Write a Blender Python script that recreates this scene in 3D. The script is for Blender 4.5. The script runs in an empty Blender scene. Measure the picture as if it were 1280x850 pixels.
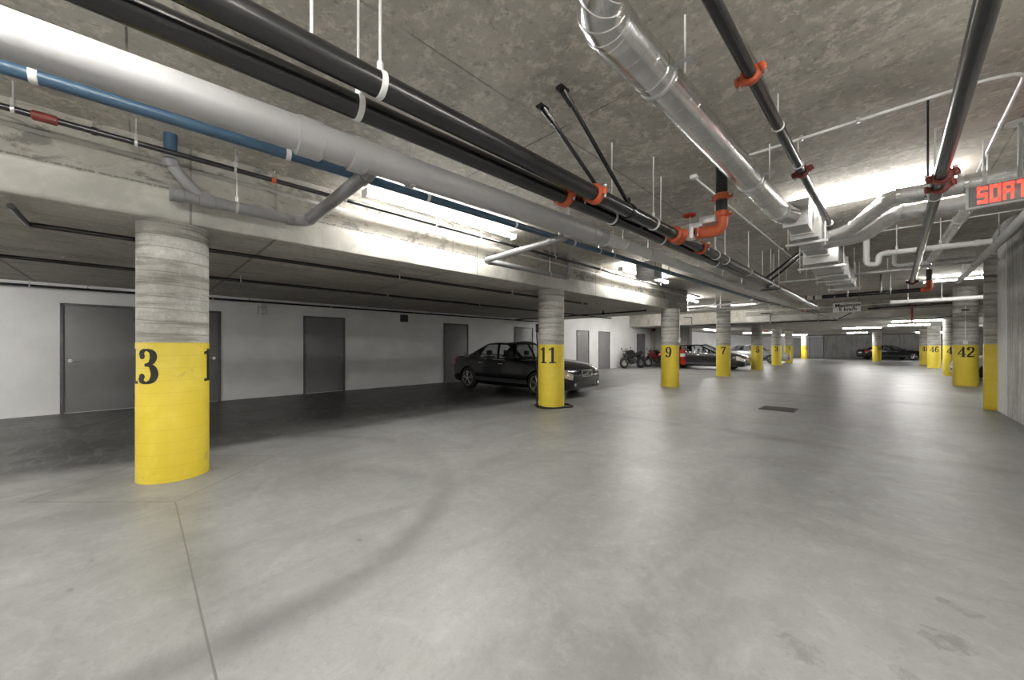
import bpy, bmesh, math, random
from mathutils import Vector, Matrix
random.seed(7)
C = bpy.context.scene.collection
V = Vector
PI = math.pi
# ---------------------------------------------------------------- camera model (1280 x 850)
F, PHI, HY, H = 464.0, math.radians(44.86), 432.75, 1.3
cs, sn = math.cos(PHI), math.sin(PHI)
CZ = 3.25      # main ceiling
LZ = 2.5       # low slab soffit


def U(x, y, z=None, X=None, Y=None):
    """point of the place seen at photo pixel x, y on a plane z=, X= or Y="""
    u = (x - 640) / F
    v = (HY - y) / F
    d = V((-sn + u * cs, cs + u * sn, v))
    if z is not None:
        t = (z - H) / v
    elif X is not None:
        t = X / d.x
    else:
        t = Y / d.y
    return V((d.x * t, d.y * t, H + v * t))


# ---------------------------------------------------------------- materials
def newmat(name):
    m = bpy.data.materials.new(name)
    m.use_nodes = True
    nt = m.node_tree
    return m, nt, nt.nodes['Principled BSDF']


class N:
    """tiny node expression helper"""
    def __init__(s, nt):
        s.nt = nt
        s.co = s.add('ShaderNodeTexCoord').outputs['Object']

    def add(s, t):
        return s.nt.nodes.new(t)

    def link(s, a, sock):
        if hasattr(a, 'is_output') or hasattr(a, 'links'):
            s.nt.links.new(a, sock)
        else:
            sock.default_value = a

    def m(s, op, a, b=0.0, c=0.0, clamp=False):
        n = s.add('ShaderNodeMath'); n.operation = op; n.use_clamp = clamp
        s.link(a, n.inputs[0]); s.link(b, n.inputs[1]); s.link(c, n.inputs[2])
        return n.outputs[0]

    def sep(s, v=None):
        n = s.add('ShaderNodeSeparateXYZ'); s.link(v or s.co, n.inputs[0])
        return n.outputs

    def scaled(s, sc, v=None):
        n = s.add('ShaderNodeMapping'); s.link(v or s.co, n.inputs['Vector'])
        n.inputs['Scale'].default_value = sc
        return n.outputs[0]

    def noise(s, scale, detail=6, rough=.6, dist=0.0, v=None):
        n = s.add('ShaderNodeTexNoise'); s.link(v or s.co, n.inputs['Vector'])
        n.inputs['Scale'].default_value = scale; n.inputs['Detail'].default_value = detail
        n.inputs['Roughness'].default_value = rough; n.inputs['Distortion'].default_value = dist
        return n.outputs[0]

    def ramp(s, a, lo, hi):           # smooth 0..1 between lo and hi
        n = s.add('ShaderNodeMapRange'); n.interpolation_type = 'SMOOTHSTEP'
        s.link(a, n.inputs[0]); n.inputs[1].default_value = lo; n.inputs[2].default_value = hi
        n.inputs[3].default_value = 0; n.inputs[4].default_value = 1
        return n.outputs[0]

    def mix(s, f, a, b, mode='MIX'):
        n = s.add('ShaderNodeMix'); n.data_type = 'RGBA'; n.blend_type = mode
        s.link(f, n.inputs[0])
        s.link(a if hasattr(a, 'links') else (*a, 1), n.inputs[6])
        s.link(b if hasattr(b, 'links') else (*b, 1), n.inputs[7])
        return n.outputs[2]

    def line(s, p, off, period, w):   # 1 on a thin line, repeated
        a = s.m('SUBTRACT', p, off)
        a = s.m('ABSOLUTE', s.m('WRAP', a, period / 2, -period / 2))
        return s.m('SUBTRACT', 1.0, s.ramp(a, w * .5, w))

    def bump(s, bsdf, h, strength=.2, dist=.02):
        n = s.add('ShaderNodeBump'); n.inputs['Strength'].default_value = strength
        n.inputs['Distance'].default_value = dist
        s.link(h, n.inputs['Height']); s.link(n.outputs[0], bsdf.inputs['Normal'])


MATS = {}


def plain(name, col, rough=.5, metal=0.0, var=.15, scale=8, spec=.5, coat=0, bump=0):
    """a plain material with slight procedural colour wear"""
    if name in MATS:
        return MATS[name]
    m, nt, b = newmat(name)
    n = N(nt)
    f = n.noise(scale, 5, .6)
    c = n.mix(n.ramp(f, .3, .7), tuple(x * (1 - var) for x in col), tuple(min(1, x * (1 + var)) for x in col))
    n.link(c, b.inputs['Base Color'])
    b.inputs['Roughness'].default_value = rough
    b.inputs['Metallic'].default_value = metal
    b.inputs['Specular IOR Level'].default_value = spec
    b.inputs['Coat Weight'].default_value = coat
    b.inputs['Coat Roughness'].default_value = .08
    if bump:
        n.bump(b, n.noise(scale * 6, 4), bump, .01)
    MATS[name] = m
    return m


def emit(name, col, s):
    if name in MATS:
        return MATS[name]
    m, nt, b = newmat(name)
    b.inputs['Base Color'].default_value = (*col, 1)
    b.inputs['Emission Color'].default_value = (*col, 1)
    b.inputs['Emission Strength'].default_value = s
    MATS[name] = m
    return m


def concrete(name, dark, light, scale=1.0, mott=.5, rough=.85, extra=None, stretch=(1, 1, 1), bump=.25):
    m, nt, b = newmat(name)
    n = N(nt)
    v = n.scaled(stretch)
    a = n.noise(.9 * scale, 8, .72, .8, v)
    c = n.mix(n.ramp(a, .32, .68), dark, light)
    f = n.noise(10 * scale, 9, .78, .25, v)
    spot = n.m('MULTIPLY', n.ramp(f, .50, .60), mott)
    c = n.mix(spot, c, tuple(min(1, x * 1.5) for x in light))
    g = n.noise(17 * scale, 8, .78, .1, v)
    c = n.mix(n.m('MULTIPLY', n.ramp(g, .52, .64), mott * .9), c, tuple(x * .45 for x in dark))
    if extra:
        c = extra(n, c)
    n.link(c, b.inputs['Base Color'])
    b.inputs['Roughness'].default_value = rough
    b.inputs['Specular IOR Level'].default_value = .3
    n.bump(b, n.m('ADD', f, n.noise(60, 3)), bump, .008)
    MATS[name] = m
    return m


def ceil_lines(n, c):
    x, y, z = n.sep()
    wob = n.m('MULTIPLY', n.noise(1.5, 3), .03)
    l1 = n.line(n.m('ADD', y, wob), 2.68, 2.72, .009)
    l2 = n.line(n.m('ADD', x, wob), -.60, 1.47, .010)
    l = n.m('MAXIMUM', l1, n.m('MULTIPLY', l2, .7))
    brk = n.ramp(n.noise(1.3, 2), .35, .55)
    return n.mix(n.m('MULTIPLY', n.m('MULTIPLY', l, brk), .75), c, (.05, .047, .04))


def soffit_lines(n, c):
    x, y, z = n.sep()
    wob = n.m('MULTIPLY', n.noise(1.5, 3), .03)
    l = n.line(n.m('ADD', y, wob), 1.1, 2.44, .02)
    streak = n.noise(2.0, 5, .6, .2, n.scaled((3, .25, 1)))
    c = n.mix(n.m('MULTIPLY', n.ramp(streak, .5, .7), .45), c, (.14, .125, .10))
    c = n.mix(n.m('MULTIPLY', l, .6), c, (.06, .055, .045))
    # the cast edge beam: pour line at 2.80 m, smoother paler pour below it, blotches above
    w = n.m('MULTIPLY', n.noise(3, 4), .05)
    zz = n.m('ADD', z, w)
    face = n.ramp(x, -4.86, -4.85)
    low = n.m('MULTIPLY', n.m('SUBTRACT', 1.0, n.ramp(zz, 2.80, 2.83)), face)
    cl = n.mix(n.ramp(n.noise(2.2, 6, .6, .5), .35, .65), (.40, .39, .355), (.60, .59, .55))
    c = n.mix(n.m('MULTIPLY', low, .85), c, cl)
    up = n.m('MULTIPLY', n.ramp(zz, 2.80, 2.85), face)
    c = n.mix(n.m('MULTIPLY', up, .55), c, (.25, .24, .215))
    blot = n.m('MULTIPLY', n.ramp(n.noise(2.6, 7, .7, .6, n.scaled((1, 1, 2))), .51, .62), n.m('MULTIPLY', face, n.ramp(zz, 2.80, 2.86)))
    c = n.mix(n.m('MULTIPLY', blot, .75), c, (.09, .085, .08))
    pale = n.m('MULTIPLY', n.line(zz, 3.06, 50, .022), face)
    c = n.mix(n.m('MULTIPLY', pale, .8), c, (.66, .65, .62))
    crack = n.m('MULTIPLY', n.line(zz, 2.835, 50, .012), face)
    c = n.mix(n.m('MULTIPLY', n.m('MULTIPLY', crack, n.ramp(n.noise(30, 2), .4, .5)), .7), c, (.08, .075, .07))
    vj = n.m('MULTIPLY', n.line(y, .36, 3.66, .012), face)
    return n.mix(n.m('MULTIPLY', vj, .6), c, (.1, .095, .09))


def column_lines(n, c):
    x, y, z = n.sep()
    tilt = n.m('ADD', z, n.m('MULTIPLY', n.m('ADD', x, y), .05))
    l = n.line(n.m('ADD', tilt, n.m('MULTIPLY', n.noise(2, 2), .02)), .02, .118, .006)
    bands = n.noise(1.0, 6, .7, .2, n.scaled((.5, .5, 7)))
    c = n.mix(n.m('MULTIPLY', n.ramp(bands, .46, .62), .85), c, (.21, .195, .165))
    c = n.mix(n.m('MULTIPLY', n.ramp(n.noise(1.5, 6, .7, .3, n.scaled((.8, .8, 5))), .60, .7), .7), c, (.70, .69, .66))
    return n.mix(n.m('MULTIPLY', l, .45), c, (.14, .13, .12))


def board_lines(n, c):
    x, y, z = n.sep()
    s = n.noise(3.0, 4, .6, 0, n.scaled((3, 6, .25)))
    c = n.mix(n.m('MULTIPLY', n.ramp(s, .48, .62), .6), c, (.27, .26, .245))
    l = n.m('MAXIMUM', n.line(y, .1, .42, .012), n.line(x, .1, 1.22, .02))
    return n.mix(n.m('MULTIPLY', l, .5), c, (.15, .145, .14))


def floor_marks(n, c):
    x, y, z = n.sep()
    wob = n.m('MULTIPLY', n.noise(1.1, 4), .10)
    # long smears along the aisle
    sm = n.noise(1.0, 6, .65, .4, n.scaled((2.2, .45, 1)))
    c = n.mix(n.m('MULTIPLY', n.ramp(sm, .48, .68), .45), c, (.165, .164, .160))
    gr = n.noise(42, 4, .8)
    c = n.mix(n.m('MULTIPLY', n.ramp(gr, .5, .72), .30), c, (.13, .13, .128))
    c = n.mix(n.m('MULTIPLY', n.ramp(n.noise(1.7, 6, .65, .8), .52, .74), .45), c, (.36, .36, .355))
    # grime plus the edge beam's shadow, painted dark over the left stalls
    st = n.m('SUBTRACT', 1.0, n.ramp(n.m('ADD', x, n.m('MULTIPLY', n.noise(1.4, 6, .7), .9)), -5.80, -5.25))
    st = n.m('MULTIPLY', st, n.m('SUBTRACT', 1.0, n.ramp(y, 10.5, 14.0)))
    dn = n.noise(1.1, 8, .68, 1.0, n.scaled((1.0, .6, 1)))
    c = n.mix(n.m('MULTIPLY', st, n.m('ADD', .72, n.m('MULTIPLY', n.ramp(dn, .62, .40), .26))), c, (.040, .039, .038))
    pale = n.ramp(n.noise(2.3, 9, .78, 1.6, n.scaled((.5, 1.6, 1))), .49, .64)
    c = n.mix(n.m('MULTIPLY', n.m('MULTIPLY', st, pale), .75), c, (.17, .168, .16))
    # tyre sweep: broad dark arc turning out of the stalls
    def arc(cx, cy, r, w, k, c, lim=None):
        dx = n.m('SUBTRACT', x, cx); dy = n.m('SUBTRACT', y, cy)
        d = n.m('SQRT', n.m('ADD', n.m('MULTIPLY', dx, dx), n.m('MULTIPLY', dy, dy)))
        d = n.m('ABSOLUTE', n.m('SUBTRACT', n.m('ADD', d, wob), r))
        a = n.m('SUBTRACT', 1.0, n.ramp(d, .0, w))
        if lim:
            a = n.m('MULTIPLY', a, lim)
        return n.mix(n.m('MULTIPLY', a, k), c, (.075, .075, .077))
    for a in ARCS:
        c = arc(*a, c, n.m('MULTIPLY', n.ramp(y, 3.2, 1.2), n.ramp(n.noise(.9, 4), .3, .55)))
    # slab joints on the column lines and the diamonds round the columns
    yj = n.m('WRAP', n.m('SUBTRACT', n.m('ADD', y, n.m('MULTIPLY', wob, .12)), .22), 3.055, -3.055)
    inaisle = n.m('MULTIPLY', n.ramp(x, -4.2, -4.16), 1.0)
    d1 = n.m('ABSOLUTE', yj)
    near = n.m('SUBTRACT', 1.0, n.ramp(d1, .02, .30))
    c = n.mix(n.m('MULTIPLY', n.m('MULTIPLY', near, inaisle), n.m('MULTIPLY', n.ramp(n.noise(.8, 3), .4, .6), .40)), c, (.085, .085, .086))
    j = n.m('MULTIPLY', n.m('SUBTRACT', 1.0, n.ramp(d1, .002, .007)), inaisle)
    dia = n.m('ABSOLUTE', n.m('SUBTRACT', n.m('ADD', n.m('ABSOLUTE', n.m('ADD', x, 5.1)), d1), .92))
    j = n.m('MAXIMUM', j, n.m('MULTIPLY', n.m('SUBTRACT', 1.0, n.ramp(dia, .005, .016)), .8))
    c = n.mix(n.m('MULTIPLY', j, .75), c, (.085, .08, .075))
    # painted bay lines, worn
    bl = n.m('MULTIPLY', n.line(y, 3.25, 6.11, .05), n.m('SUBTRACT', 1.0, n.ramp(x, -6.1, -6.0)))
    c = n.mix(n.m('MULTIPLY', n.m('MULTIPLY', bl, n.ramp(n.noise(4, 5), .45, .6)), .45), c, (.30, .25, .07))
    # small drips and spots
    sp = n.ramp(n.noise(7, 3, .5, .3), .70, .76)
    c = n.mix(n.m('MULTIPLY', sp, .5), c, (.12, .12, .12))
    def blotch(cx, cy, r, k, c, col):
        dx = n.m('SUBTRACT', x, cx); dy = n.m('SUBTRACT', y, cy)
        d = n.m('SQRT', n.m('ADD', n.m('MULTIPLY', dx, dx), n.m('MULTIPLY', dy, dy)))
        d = n.m('ADD', d, n.m('MULTIPLY', n.m('SUBTRACT', n.noise(9, 7, .75), .5), r * 3.2))
        k2 = n.m('MULTIPLY', n.ramp(n.noise(14, 5, .7), .35, .6), k)
        return n.mix(n.m('MULTIPLY', n.m('SUBTRACT', 1.0, n.ramp(d, r * .75, r)), k2), c, col)
    for (px, py, r, k) in ((1000, 815, .085, .45), (1180, 800, .09, .55), (1130, 842, .05, .5), (1210, 765, .05, .45), (1180, 750, .04, .5)):
        p = U(px, py, z=0)
        c = blotch(p.x, p.y, r, k, c, (.10, .098, .094))
    return c


def tyre_arc(p1, p2, p3):
    (x1, y1), (x2, y2), (x3, y3) = p1, p2, p3
    d = 2 * (x1 * (y2 - y3) + x2 * (y3 - y1) + x3 * (y1 - y2))
    ux = ((x1 * x1 + y1 * y1) * (y2 - y3) + (x2 * x2 + y2 * y2) * (y3 - y1) + (x3 * x3 + y3 * y3) * (y1 - y2)) / d
    uy = ((x1 * x1 + y1 * y1) * (x3 - x2) + (x2 * x2 + y2 * y2) * (x1 - x3) + (x3 * x3 + y3 * y3) * (x2 - x1)) / d
    return ux, uy, math.hypot(x1 - ux, y1 - uy)


g = [U(*p, z=0) for p in ((556, 580), (500, 690), (240, 835))]
A1 = tyre_arc(*[(p.x, p.y) for p in g])
ARCS = [(*A1,   .20, .52), (A1[0], A1[1], A1[2] + 1.5, .20, .2)]

M = {}
M['ceil'] = concrete('ceiling concrete', (.345, .322, .283), (.52, .49, .44), 1.0, .50, .85, ceil_lines)
M['slab'] = concrete('low slab concrete', (.33, .31, .275), (.45, .43, .39), 1.2, .30, .85, soffit_lines)
M['col'] = concrete('column concrete', (.36, .35, .325), (.56, .55, .52), 1.5, .25, .85, column_lines)
M['rwall'] = concrete('board marked concrete', (.48, .475, .46), (.66, .655, .64), 1.1, .3, .9, board_lines)
M['dwall'] = concrete('grey concrete wall', (.33, .325, .31), (.46, .455, .44), 1.1, .3, .9, board_lines)
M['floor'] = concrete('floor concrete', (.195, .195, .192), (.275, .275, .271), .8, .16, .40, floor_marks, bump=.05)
M['white'] = plain('white wall paint', (.82, .82, .825), .6, 0, .05, 1.5, bump=.06)
M['yellow'] = None
m, nt, b = newmat('yellow column paint'); n = N(nt)
c = n.mix(n.ramp(n.noise(2.2, 7, .65, .6), .40, .65), (.72, .55, .04), (.78, .62, .07))
c = n.mix(n.m('MULTIPLY', n.ramp(n.noise(3.4, 6, .7, .4, n.scaled((1, 1, .8))), .60, .70), .55), c, (.42, .33, .08))
lz = n.line(n.sep()[2], .03, .118, .005)
c = n.mix(n.m('MULTIPLY', lz, .18), c, (.4, .3, .05))
n.link(c, b.inputs['Base Color']); b.inputs['Roughness'].default_value = .5
n.bump(b, lz, -.15, .004)
M['yellow'] = m
M['black_paint'] = plain('black stencil paint', (.012, .012, .012), .55)
M['door'] = plain('grey door paint', (.21, .21, .215), .42, 0, .06, 2)
M['doorlt'] = plain('pale grey door paint', (.42, .42, .43), .45, 0, .05, 2)
M['frame'] = plain('dark grey frame paint', (.12, .12, .122), .5)
M['chrome'] = plain('polished metal', (.75, .75, .74), .18, 1, .05)
M['steel'] = plain('galvanised steel', (.62, .62, .62), .38, .85, .12, 14)
M['duct'] = plain('spiral duct galvanised', (.74, .74, .73), .27, 1, .10, 6)
M['sheet'] = plain('sheet duct galvanised', (.60, .60, .585), .45, .75, .12, 5)
M['foil'] = plain('foil insulation', (.86, .86, .86), .24, .92, .08, 20, bump=.6)
M['grey_pvc'] = plain('grey plastic pipe', (.40, .40, .405), .28, 0, .05, 3)
M['lgrey_pvc'] = plain('light grey plastic pipe', (.70, .70, .70), .3, 0, .05, 3)
M['dgrey_pvc'] = plain('dark grey plastic pipe', (.25, .25, .255), .28, 0, .05, 3)
M['white_pvc'] = plain('white plastic pipe', (.80, .80, .79), .3, 0, .04, 3)
M['blue'] = plain('blue pipe paint', (.036, .080, .135), .35, 0, .12, 5)
M['black_pipe'] = plain('black steel pipe', (.009, .009, .0095), .24, 0, .3, 8, .6, .12)
M['orange'] = plain('orange coupling paint', (.40, .070, .020), .5, 0, .15, 10)
M['red'] = plain('red paint', (.42, .018, .012), .4)
M['dred'] = plain('dark red paint', (.13, .018, .012), .5)
M['cond'] = plain('white conduit', (.72, .72, .71), .4, .2)
M['rubber'] = plain('black rubber', (.012, .012, .012), .7)
M['wplastic'] = plain('white plastic', (.78, .78, .76), .4)
M['cream'] = plain('cream plastic', (.70, .66, .50), .5)
M['sign_white'] = plain('white sign face', (.80, .80, .80), .4, 0, .03)
M['sign_grey'] = plain('grey sign face', (.24, .24, .25), .35, 0, .04)
M['led'] = emit('lit red orange letters', (1.0, .10, .06), .80)
M['tube'] = emit('fluorescent tube', (1.0, .985, .945), 75.0)
M['tube_boosted'] = emit('boosted fluorescent tube', (1.0, .99, .96), 150.0)  # emission raised above the other tubes to brighten the far zone
M['iron'] = plain('cast iron grate', (.10, .098, .095), .6, .6)
M['grout'] = plain('dark pit', (.02, .02, .02), .9)

# ---------------------------------------------------------------- mesh helpers
WL = {}           # world location of unrotated roots


class MB:
    def __init__(s):
        s.v = []; s.f = []

    def add(s, verts, faces):
        o = len(s.v)
        s.v += [V(p) for p in verts]
        s.f += [tuple(i + o for i in f) for f in faces]
        return s

    def box(s, lo, hi, bev=0.0, rot=None, about=None):
        bm = bmesh.new()
        bmesh.ops.create_cube(bm, size=1)
        lo, hi = V(lo), V(hi)
        for v in bm.verts:
            v.co = V(((lo.x + hi.x) / 2 + v.co.x * (hi.x - lo.x), (lo.y + hi.y) / 2 + v.co.y * (hi.y - lo.y), (lo.z + hi.z) / 2 + v.co.z * (hi.z - lo.z)))
        if bev:
            bmesh.ops.bevel(bm, geom=bm.edges[:], offset=bev, segments=2, affect='EDGES', profile=.5)
        if rot is not None:
            bmesh.ops.rotate(bm, verts=bm.verts[:], cent=V(about) if about is not None else (lo + hi) / 2, matrix=rot)
        bm.verts.index_update()
        s.add([v.co.copy() for v in bm.verts], [[v.index for v in f.verts] for f in bm.faces])
        bm.free()
        return s

    def tube(s, pts, r, n=16, caps=True):
        pts = [V(p) for p in pts]
        rs = r if isinstance(r, (list, tuple)) else [r] * len(pts)
        k = len(pts)
        T = []
        for i in range(k):
            a = pts[max(0, i - 1)]; b = pts[min(k - 1, i + 1)]
            d = b - a
            T.append(d.normalized() if d.length > 1e-9 else (T[-1] if T else V((0, 0, 1))))
        up = V((0, 0, 1)) if abs(T[0].z) < .9 else V((1, 0, 0))
        nn = (up - T[0] * up.dot(T[0])).normalized()
        verts = []; faces = []
        for i in range(k):
            nn = (nn - T[i] * nn.dot(T[i])).normalized()
            bb = T[i].cross(nn)
            for j in range(n):
                a = 2 * PI * j / n
                verts.append(pts[i] + (nn * math.cos(a) + bb * math.sin(a)) * rs[i])
        for i in range(k - 1):
            for j in range(n):
                j2 = (j + 1) % n
                faces.append((i * n + j, i * n + j2, (i + 1) * n + j2, (i + 1) * n + j))
        if caps:
            faces.append(tuple(range(n))[::-1]); faces.append(tuple((k - 1) * n + j for j in range(n)))
        return s.add(verts, faces)

    def ring(s, c, d, r, w, t=.012, n=20):     # solid collar round a pipe, chamfered
        c = V(c); d = V(d).normalized()
        e = min(t * .6, w * .2)
        pts = [c - d * w / 2, c - d * (w / 2 - e), c + d * (w / 2 - e), c + d * w / 2]
        return s.tube(pts, [r + t * .3, r + t, r + t, r + t * .3], n)

    def torus(s, c, axis, R, r, n=28, k=8, a0=0.0, a1=2 * PI):
        axis = V(axis).normalized()
        up = V((0, 0, 1)) if abs(axis.z) < .9 else V((1, 0, 0))
        e1 = (up - axis * up.dot(axis)).normalized(); e2 = axis.cross(e1)
        full = abs(a1 - a0 - 2 * PI) < 1e-6
        verts = []; faces = []
        m = n if full else n + 1
        for i in range(m):
            a = a0 + (a1 - a0) * i / n
            rad = e1 * math.cos(a) + e2 * math.sin(a)
            for j in range(k):
                b = 2 * PI * j / k
                verts.append(V(c) + rad * (R + r * math.cos(b)) + axis * r * math.sin(b))
        for i in range(n):
            i2 = (i + 1) % m
            for j in range(k):
                faces.append((i * k + j, i2 * k + j, i2 * k + (j + 1) % k, i * k + (j + 1) % k))
        return s.add(verts, faces)

    def ball(s, c, r, seg=14):
        rx, ry, rz = r if isinstance(r, (tuple, list)) else (r, r, r)
        bm = bmesh.new(); bmesh.ops.create_uvsphere(bm, u_segments=seg, v_segments=max(6, seg // 2), radius=1)
        bm.verts.index_update()
        s.add([V((c[0] + v.co.x * rx, c[1] + v.co.y * ry, c[2] + v.co.z * rz)) for v in bm.verts], [[v.index for v in f.verts] for f in bm.faces])
        bm.free(); return s

    def build(s, name, mat, parent=None, origin=None, smooth=35):
        off = V((0, 0, 0))
        if parent is not None:
            off = WL.get(parent.name, V((0, 0, 0)))
        elif origin is not None:
            off = V(origin)
        me = bpy.data.meshes.new(name)
        me.from_pydata([p - off for p in s.v], [], s.f)
        bm = bmesh.new(); bm.from_mesh(me)
        bmesh.ops.recalc_face_normals(bm, faces=bm.faces[:])
        bm.to_mesh(me); bm.free()
        me.materials.append(mat)
        if smooth:
            for p in me.polygons:
                p.use_smooth = True
            me.set_sharp_from_angle(angle=math.radians(smooth))
        o = bpy.data.objects.new(name, me); C.objects.link(o)
        if parent is not None:
            o.parent = parent
            WL[o.name] = off
        else:
            o.location = off; WL[o.name] = off
        return o


def tag(o, label=None, cat=None, group=None, kind=None):
    if label: o['label'] = label
    if cat: o['category'] = cat
    if group: o['group'] = group
    if kind: o['kind'] = kind
    return o


def empty(name, loc, label, cat, group=None):
    o = bpy.data.objects.new(name, None); C.objects.link(o)
    o.location = loc; o.empty_display_size = .2
    WL[o.name] = V(loc)
    return tag(o, label, cat, group)


def struct(name, mb, mat, parent=None, smooth=30):
    o = mb.build(name, mat, parent, smooth=smooth)
    if parent is None:
        o['kind'] = 'structure'
    return o


def fillet(pts, R, n=7):
    pts = [V(p) for p in pts]
    out = [pts[0]]
    for i in range(1, len(pts) - 1):
        a, b, c = pts[i - 1], pts[i], pts[i + 1]
        d1 = (b - a); d2 = (c - b)
        l = min(R, d1.length * .48, d2.length * .48)
        p = b - d1.normalized() * l; q = b + d2.normalized() * l
        for k in range(n + 1):
            t = k / n
            out.append(p * (1 - t) ** 2 + b * 2 * t * (1 - t) + q * t * t)
    out.append(pts[-1])
    return out


# ---------------------------------------------------------------- the room shell
XB, YB = -4.83, 13.6          # face and end of the left edge beam
XW = -11.15                   # left wall
YF, YD = 55.0, 21.6           # far wall, far ceiling drop
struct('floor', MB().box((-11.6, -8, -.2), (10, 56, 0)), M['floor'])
struct('ceiling', MB().box((-14, -8, CZ), (10, 22.4, CZ + .3)), M['ceil'])
struct('ceiling_left', MB().box((-11.6, -8, LZ), (XB, YB, CZ), .012), M['slab'])
struct('ceiling_far', MB().box((-14, YD, LZ), (10, 56, CZ), .012), M['slab'])
struct('wall_left', MB().box((XW - .3, -8, 0), (XW, 24.6, CZ)), M['white'])
struct('wall_rear', MB().box((-11.6, -8, 0), (2, -7.8, CZ)), M['white'])
struct('wall_right', MB().box((1.66, -8, 0), (2.0, 11.4, CZ)), M['rwall'])
struct('trim_1', MB().box((1.655, 11.4, 0), (2.0, 12.2, CZ)), M['white'])
struct('wall_bay', MB().box((1.9, 11.9, 0), (9.9, 12.2, CZ)), M['dwall'])
struct('wall_side', MB().box((9.6, 12, 0), (9.9, 56, CZ)), M['dwall'])
struct('wall_stub', MB().box((-11.6, 24.6, 0), (-8.6, 25.0, LZ)), M['dwall'])
struct('wall_store', MB().box((XW - .3, 25.0, 0), (XW, 56, CZ)), M['white'])
struct('wall_far', MB().box((-3.65, YF, 0), (9.9, YF + .3, LZ)), M['dwall'])
struct('wall_corner', MB().box((-11.4, YF, 0), (-4.8, YF + .3, LZ)), M['white'])
struct('wall_recess', MB().box((-4.8, YF + .2, 0), (-3.65, YF + .5, LZ)), M['dwall'])


# doors: frame, leaf, handle, hinges; x-range in photo pixels along the left wall
def wall_door(i, px0, px1, top=2.10, hinge=0, mat='door'):
    y0 = U(px0, 440, X=XW).y; y1 = U(px1, 440, X=XW).y
    x = XW
    f = MB()
    for a, b_ in ((y0, y0 + .05), (y1 - .05, y1)):
        f.box((x - .02, a, 0), (x + .03, b_, top), .004)
    f.box((x - .02, y0, top - .05), (x + .03, y1, top), .004)
    fo = struct('door_%d' % i, f, M['frame'])
    MB().box((x - .01, y0 + .05, .012), (x + .012, y1 - .05, top - .05), .003).build('door_leaf', M[mat], fo)
    hy = y1 - .13 if hinge == 0 else y0 + .13
    h = MB()
    h.tube([(x + .012, hy, 1.02), (x + .022, hy, 1.02)], .032, 16)
    h.tube(fillet([(x + .02, hy, 1.02), (x + .065, hy, 1.02), (x + .065, hy + (-.12 if hinge == 0 else .12), 1.02)], .02), .011, 10)
    h.build('door_handle', M['chrome'], fo)
    yh = y0 + .05 if hinge == 0 else y1 - .05
    for z in (.25, 1.05, 1.85):
        MB().box((x + .008, yh - .02, z - .05), (x + .034, yh + .02, z + .05), .004).build('hinge', M['frame'], fo)


for i, a in enumerate([(75, 172, 2.13, 1), (232, 276, 2.13, 0), (379, 431, 2.13, 0), (554.5, 585, 2.13, 0), (643, 666, 2.13, 1),
                       (720.5, 736, 2.13, 0), (748, 762, 2.13, 0), (796, 806, 2.1, 0)]):
    wall_door(i + 1, *a)


def far_door(i, px0, px1, mat, top=2.2):
    x0 = U(px0, 440, Y=YF).x; x1 = U(px1, 440, Y=YF).x
    f = MB()
    f.box((x0, YF - .04, 0), (x0 + .06, YF + .01, top)); f.box((x1 - .06, YF - .04, 0), (x1, YF + .01, top)); f.box((x0, YF - .04, top - .06), (x1, YF + .01, top))
    fo = struct('door_%d' % i, f, M['frame'])
    MB().box((x0 + .06, YF - .02, .01), (x1 - .06, YF, top - .06)).build('door_leaf', M[mat], fo)
    h = MB(); h.tube(fillet([(x0 + .2, YF - .02, 1.02), (x0 + .2, YF - .09, 1.02), (x0 + .34, YF - .09, 1.02)], .02), .015, 8)
    h.build('door_handle', M['chrome'], fo)


far_door(9, 990, 1001, 'doorlt')
far_door(10, 1011, 1030, 'doorlt', 2.3)

# ---------------------------------------------------------------- numerals (thick and thin, slab serif)
def catmull(pts, n=10, closed=False):
    P = [V((*p, 0)) for p in pts]; out = []
    k = len(P)
    rng = range(k) if closed else range(k - 1)
    for i in rng:
        if closed:
            p0, p1, p2, p3 = P[(i - 1) % k], P[i], P[(i + 1) % k], P[(i + 2) % k]
        else:
            p0, p1, p2, p3 = P[max(0, i - 1)], P[i], P[i + 1], P[min(k - 1, i + 2)]
        for j in range(n):
            t = j / n
            out.append(.5 * ((2 * p1) + (p2 - p0) * t + (2 * p0 - 5 * p1 + 4 * p2 - p3) * t * t + (3 * p1 - p0 - 3 * p2 + p3) * t ** 3))
    if closed:
        out.append(out[0].copy())
    else:
        out.append(P[-1].copy())
    return out


def ell(cx, cy, rx, ry, a0=0, a1=360, n=24):
    return [V((cx + rx * math.cos(math.radians(a0 + (a1 - a0) * i / n)), cy + ry * math.sin(math.radians(a0 + (a1 - a0) * i / n)), 0)) for i in range(n + 1)]


def stroke(path, thick=.17, thin=.06):
    qs = []
    for i, p in enumerate(path):
        a = path[max(0, i - 1)]; b = path[min(len(path) - 1, i + 1)]
        d = (b - a)
        d = d.normalized() if d.length > 1e-9 else V((0, 1, 0))
        w = thin + (thick - thin) * abs(d.y) ** 1.3
        nrm = V((-d.y, d.x, 0))
        qs.append((p + nrm * w / 2, p - nrm * w / 2))
    return [[qs[i][0], qs[i][1], qs[i + 1][1], qs[i + 1][0]] for i in range(len(qs) - 1)]


def rect(x0, y0, x1, y1, n=6):
    out = []
    for i in range(n):
        a = x0 + (x1 - x0) * i / n; b = x0 + (x1 - x0) * (i + 1) / n
        out.append([V((a, y0, 0)), V((b, y0, 0)), V((b, y1, 0)), V((a, y1, 0))])
    return out


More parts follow.
